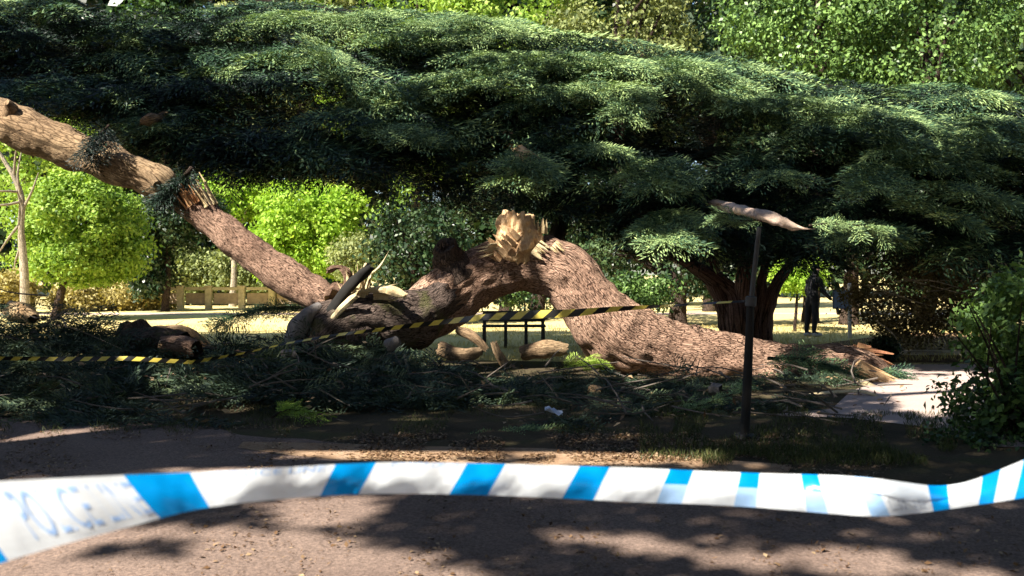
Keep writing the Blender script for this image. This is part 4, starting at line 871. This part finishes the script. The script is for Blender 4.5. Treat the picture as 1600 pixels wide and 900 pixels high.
# police cordon tape, close to the camera
tx = [-700, -160, 0, 100, 200, 300, 400, 515, 600, 700, 800, 900, 1000, 1100, 1200, 1300, 1370, 1430, 1480, 1540, 1600, 1700, 2700]
tt = [700, 760, 752, 747, 742, 738, 733, 726, 722, 723, 725, 728, 731, 736, 740, 742, 747, 756, 762, 744, 718, 680, 560]
tb = [940, 935, 880, 850, 824, 796, 783, 774, 771, 772, 775, 780, 785, 788, 794, 803, 808, 803, 796, 787, 778, 762, 640]
tY = [1.25, 1.45, 1.50, 1.54, 1.60, 1.68, 1.72, 1.9, 2.0, 2.08, 2.16, 2.24, 2.3, 2.34, 2.34, 2.28, 2.2, 2.3, 2.4, 2.3, 2.2, 2.05, 2.0]
slx = [-160, 0, 200, 300, 420, 540, 740, 900, 1060, 1180, 1270, 1360, 1440, 1500, 1560, 1600, 1700]
slv = [-30, -40, -32, -18, 6, 14, 14, 14, 10, 4, -6, -16, -6, 0, 6, 8, 8]
def smooth_i(x, xs, ys):
    return float(np.mean([interp(x + d, xs, ys) for d in (-30, -15, 0, 15, 30)]))
def ST(s, v):
    s2 = s + (0.5 - v) * 2 * smooth_i(s, slx, slv)
    t, b_ = smooth_i(s2, tx, tt), smooth_i(s2, tx, tb); Y = smooth_i(s2, tx, tY)
    bow = .018 * math.sin(math.pi * v) + .004 * math.sin(s * .05 + v * 3) + .003 * math.sin(s * .11 - v * 5) + .0012 * math.sin(s * .23 + v * 9) * math.sin(s * .013 + 1) + .0008 * math.sin(s * .41 - v * 4)
    return P(s2, t + (b_ - t) * v, Y - bow * min(1, max(.35, s / 500)) - .035 * (v - .5))
def film_mat(name, col, tr=.25):
    m, nt, b = new_mat(name); tc = N_(nt, "ShaderNodeTexCoord"); n = noise_n(nt, mapping(nt, tc.outputs["Object"], (6, 6, 40)), 1.2, 3)
    c = ramp(nt, n, [(.3, tuple(q * .9 for q in col)), (.7, col)]); nt.links.new(c, b.inputs["Base Color"]); b.inputs["Roughness"].default_value = .3
    t = N_(nt, "ShaderNodeBsdfTranslucent"); nt.links.new(c, t.inputs[0]); mx = N_(nt, "ShaderNodeMixShader"); mx.inputs[0].default_value = tr
    nt.links.new(b.outputs[0], mx.inputs[1]); nt.links.new(t.outputs[0], mx.inputs[2]); nt.links.new(mx.outputs[0], nt.nodes["Material Output"].inputs[0]); bump(nt, b, n, .3, .004); return m
M_tw = film_mat("white_film", (.86, .92, 1.0), .48); M_tb = film_mat("blue_film", (.0, .32, .85), .4); M_tl = film_mat("blue_ink_seen_through", (.33, .52, .82))
blue = [(-90, -25), (222, 312), (512, 574), (716, 776), (892, 940), (1036, 1074), (1152, 1184), (1256, 1286), (1348, 1378), (1454, 1482), (1532, 1558), (1592, 1625)]
bd = []; s = -700.
blue = [(-640, -520), (-330, -240)] + blue
for i, (a, b_) in enumerate(blue):
    i -= 2
    bd.append((s, a, 0))
    fn = 1 if i < 5 else ((lambda v: 1 if v < .45 else 2) if i < 9 else 1)
    if i == 8: fn = 2
    bd.append((a, b_, fn)); s = b_
for a in (1735, 1850, 1965, 2080, 2200, 2320, 2440, 2560): bd.append((s, a, 0)); bd.append((a, a + 34, 1)); s = a + 34
bd.append((s, 2650, 0))
tape = film("police_tape", 8, ST, bd, [M_tw, M_tb, M_tl], "long white and blue barrier tape sagging across the foreground", "tape", 16)
# folded-over edge near the right
def SFo(s, v):
    p = np.array(ST(s, .02 + v * float(interp(s, [1300, 1360, 1430, 1485], [.06, .34, .52, .50])))); q = unit(np.array([0, 0, CAMH]) - p); return p + q * (.006 + .006 * math.sin(math.pi * v))
fo = film("folded_edge", 8, SFo, [(1300, 1454, 0), (1454, 1482, 1), (1482, 1500, 0)], [M_tw, M_tb], None, None, 5); fo.parent = tape
# lettering wrapped on the film
def text_on(body, s0, s1, v0, v1, col_mat, flip=False):
    cu = bpy.data.curves.new("lettering", 'FONT'); cu.body = body; cu.resolution_u = 3; ob = bpy.data.objects.new("lettering", cu); C.objects.link(ob)
    bpy.context.view_layer.update(); dg = bpy.context.evaluated_depsgraph_get(); me = bpy.data.meshes.new_from_object(ob.evaluated_get(dg)); bpy.data.objects.remove(ob)
    V = np.array([v.co[:] for v in me.vertices]); fc = [list(p.vertices) for p in me.polygons]; bpy.data.meshes.remove(me)
    V[:, 0] = (V[:, 0] - V[:, 0].min()) / np.ptp(V[:, 0]); V[:, 1] = (V[:, 1] - V[:, 1].min()) / np.ptp(V[:, 1])
    out = []
    for x, y, _ in V:
        if flip: x = 1 - x
        p = np.array(ST(s0 + (s1 - s0) * x, v1 + (v0 - v1) * y)); out.append(p + unit(np.array([0, 0, CAMH]) - p) * .0012)
    o = mesh_obj("lettering", np.array(out), fc, col_mat); o.parent = tape
M_ink = film_mat("blue_ink", (.40, .58, .90), .45); M_inkP = film_mat("faint_ink", (.55, .60, .70), .1)
text_on("POLICE LINE", 32, 222, .12, .84, M_ink)
text_on("POLICE LINE", 345, 500, .02, .20, M_ink)
text_on("DO NOT CROSS", 600, 705, .0, .14, M_ink)
text_on("DO NOT CROSS", 1190, 1245, .36, .50, M_inkP)
text_on("POLICE", 1300, 1342, .30, .75, M_inkP)
text_on("LINE", 1385, 1445, .55, .85, M_inkP)
text_on("POLICE", 1562, 1590, .25, .75, M_inkP)

# ------------------------------------------------------------------ overhead tree (out of frame) that shades road, verge and left canopy
root = empty("unseen_shade_tree", (-11.5, 1.5, 0), "unseen leafy tree beside the road, its crown shaped to cast the shade", "tree")
m = MB(); tb_ = np.array([-11.5, 1.5, 0.])
m.tube([tb_ - [0, 0, .2], tb_ + [.1, 0, 1.5], tb_ + [.3, .2, 5], tb_ + [.9, .6, 9], tb_ + [1.2, 1, 12.5]], [.75, .55, .5, .38, .22], 24, step=.2, rough=.04, ridges=.03)
for e in ((-6, -2, 11), (-2, 1, 11.5), (1, -2, 11.2), (-3, 6, 11.6), (-8, 7, 11.3), (-13, 5, 11), (2, 5, 11.6), (-7, 3, 12.2), (-14, 9, 11.4), (-5, 9, 12)):
    s0 = tb_ + [.5, .3, 6.5 + RNG.random() * 3]; e = np.array(e, float); m.tube([s0, (s0 + e) / 2 + [0, 0, .9], e], [.2, .13, .04], 9, step=.3, rough=.02)
m.build("trunk", [M_barkD], root, True)
g = np.random.default_rng(91); n = 330000
L = np.stack([g.uniform(-25, 6.5, n), g.uniform(-12, 16.2, n), g.uniform(10.3, 13, n)], -1)
# crown shaped for the light: leaves cut away so sun reaches the log, the limbs, the far lawn and streaks of the road
tg = L[:, 2] / S[2]; gr = L - S * tg[:, None]
tp = (L[:, 1] - 14.2) / S[1]; pv = L - S * tp[:, None]; on_plane = (pv[:, 2] > 0) & (tp > 0)
vx_, vy_ = proj(pv); gx_, gy_ = proj(gr); beh = gr[:, 1] < 1.0; gy_ = np.where(beh, 2000, gy_)
lit = np.zeros(n, bool)
POLYS = ([(865, 380), (905, 370), (1010, 470), (1260, 515), (1240, 540), (1205, 610), (900, 590), (868, 500), (900, 430)], [(745, 325), (880, 325), (890, 400), (850, 395), (745, 395)],
             [(-300, 90), (0, 130), (170, 205), (275, 255), (360, 305), (530, 430), (520, 490), (440, 470), (250, 340), (0, 260), (-300, 200)], [(495, 385), (645, 385), (645, 478), (520, 500), (495, 460)],
             [(670, 500), (940, 500), (930, 585), (670, 585)], [(225, 500), (340, 500), (340, 560), (225, 560)], [(1300, 560), (1430, 560), (1420, 640), (1240, 640)])
for YP in (13.2, 13.7, 14.3):
    tq = (L[:, 1] - YP) / S[1]; q_ = L - S * tq[:, None]; ax_, ay_ = proj(q_)
    for poly in POLYS: lit |= inpoly(ax_, ay_, poly) & (q_[:, 2] > -.1)
tq = (L[:, 1] - 2.0) / S[1]; q_ = L - S * tq[:, None]; ax_, ay_ = proj(q_)
for s_ in range(-140, 1690, 28):
    d_ = L - np.array(ST(s_, .5)); a_ = d_ @ S; lit |= np.linalg.norm(d_ - a_[:, None] * S, axis=1) < .5
cn = .5 * noise(np.stack([vx_ / 130, vy_ / 22, 0 * vx_], -1)) + .5 * noise(np.stack([vx_ / 60, vy_ / 38, 0 * vx_], -1)); 
shade_p = np.where(vx_ < 640, .80, .42); shade_p = np.where(vy_ < 45, .25, shade_p); shade_p = np.where(vx_ > 1650, .3, shade_p)
for YP in (15.4, 16.4, 17.4):
    tq = (L[:, 1] - YP) / S[1]; q_ = L - S * tq[:, None]; ax_, ay_ = proj(q_)
    fz = (noise(np.stack([ax_ / 14, ay_ / 9, 0 * ax_], -1)) - .5) * 1.1
    for (bx, by, ra, rb_, an) in BANDS:
        ca, sa = math.cos(math.radians(an)), math.sin(math.radians(an)); u_ = (ax_ - bx) * ca + (ay_ - by) * sa; v_ = -(ax_ - bx) * sa + (ay_ - by) * ca
        lit |= ((u_ / (ra + 6)) ** 2 + (v_ / (rb_ + 5)) ** 2 < 1 + fz) & (q_[:, 2] > 0)
# road
G_ = ~on_plane
cg = noise(np.stack([gr[:, 0] * .8, gr[:, 1] * 2.4, 0 * gr[:, 0]], -1))
bl = inpoly(gx_, gy_, [(-900, 868), (60, 846), (230, 822), (420, 820), (560, 838), (660, 862), (800, 905), (900, 960), (900, 3000), (-3000, 3000), (-3000, 900)]) & ~inpoly(gx_, gy_, [(90, 838), (180, 828), (280, 850), (270, 872), (190, 872)])
lit |= G_ & bl
streak = inpoly(gx_, gy_, [(430, 696), (640, 697), (900, 700), (1150, 712), (1200, 730), (900, 736), (640, 728), (440, 718)]) & (cg > .33) | inpoly(gx_, gy_, [(870, 834), (1000, 836), (1100, 860), (980, 870), (880, 856)]) | inpoly(gx_, gy_, [(1140, 856), (1300, 860), (1500, 890), (1460, 915), (1250, 896), (1120, 876)]) | inpoly(gx_, gy_, [(460, 812), (560, 812), (570, 822), (470, 822)])
lit |= G_ & streak
lit |= G_ & inpoly(gx_, gy_, [(1385, 568), (1560, 566), (1580, 600), (1460, 660), (1395, 640), (1380, 600)])
lit |= G_ & (gy_ > 540) & (gy_ < 655) & (noise(gr * np.array([1.6, 2.2, 0]), 1., 5) > .72)
lit |= G_ & (gy_ > 655) & (gy_ < 740) & (gx_ < 420) & (cg > .74)
lit |= G_ & (gy_ > 740) & (cg > .74)
lit |= (gr[:, 1] > 21.2) | ((gr[:, 1] > 19.0) & ((gx_ > 1150) | (gx_ > 680) & (gx_ < 920)))
L = L[~lit]; n = len(L); print("overhead leaves", n)
lv = Leaves(); ll = .17 * (.7 + .7 * g.random(n)); lv.add(L, g.normal(0, 1, (n, 3)) * [1, 1, .3], unit(g.normal(0, .35, (n, 3)) + [0, 0, 1]), ll, ll * .7, np.clip(g.normal(.45, .2, n), 0, 1)); lv.build("crown", M_darkleaf, root)
for i, (x, y, z, rx, ry, rz, lab) in enumerate([(13, 2, 9, 6.5, 7, 5, "unseen tall tree added right of the viewer to block skylight"), (13, -9, 8, 7, 6, 6, "unseen tree added behind the viewer on the right to block skylight"), (2, -13, 6.5, 7, 4, 6, "unseen tree added behind the viewer across the road to block skylight"),
        (-9, -16, 6.5, 7, 4, 6, "unseen tree added behind the viewer, left of centre, to block skylight"), (-22, -12, 7, 7, 5, 6, "unseen tree added far behind the viewer on the left to block skylight"), (14, 12, 9, 4.5, 5, 6, "unseen tree added off to the right of the path to block skylight")]):
    tree("sky_blocking_tree", lab, "tree", (x, y), (x, y, z), .35, [((x, y, z), (rx, ry, rz), 420, 60, .5)], M_darkleaf, M_barkD, .34, 400 + i, group="unseen trees added to block skylight", limbs=6)  # added out of view to cut the skylight reaching the scene
print("objects", len(bpy.data.objects), "faces", sum(len(o.data.polygons) for o in bpy.data.objects if o.type == 'MESH'))
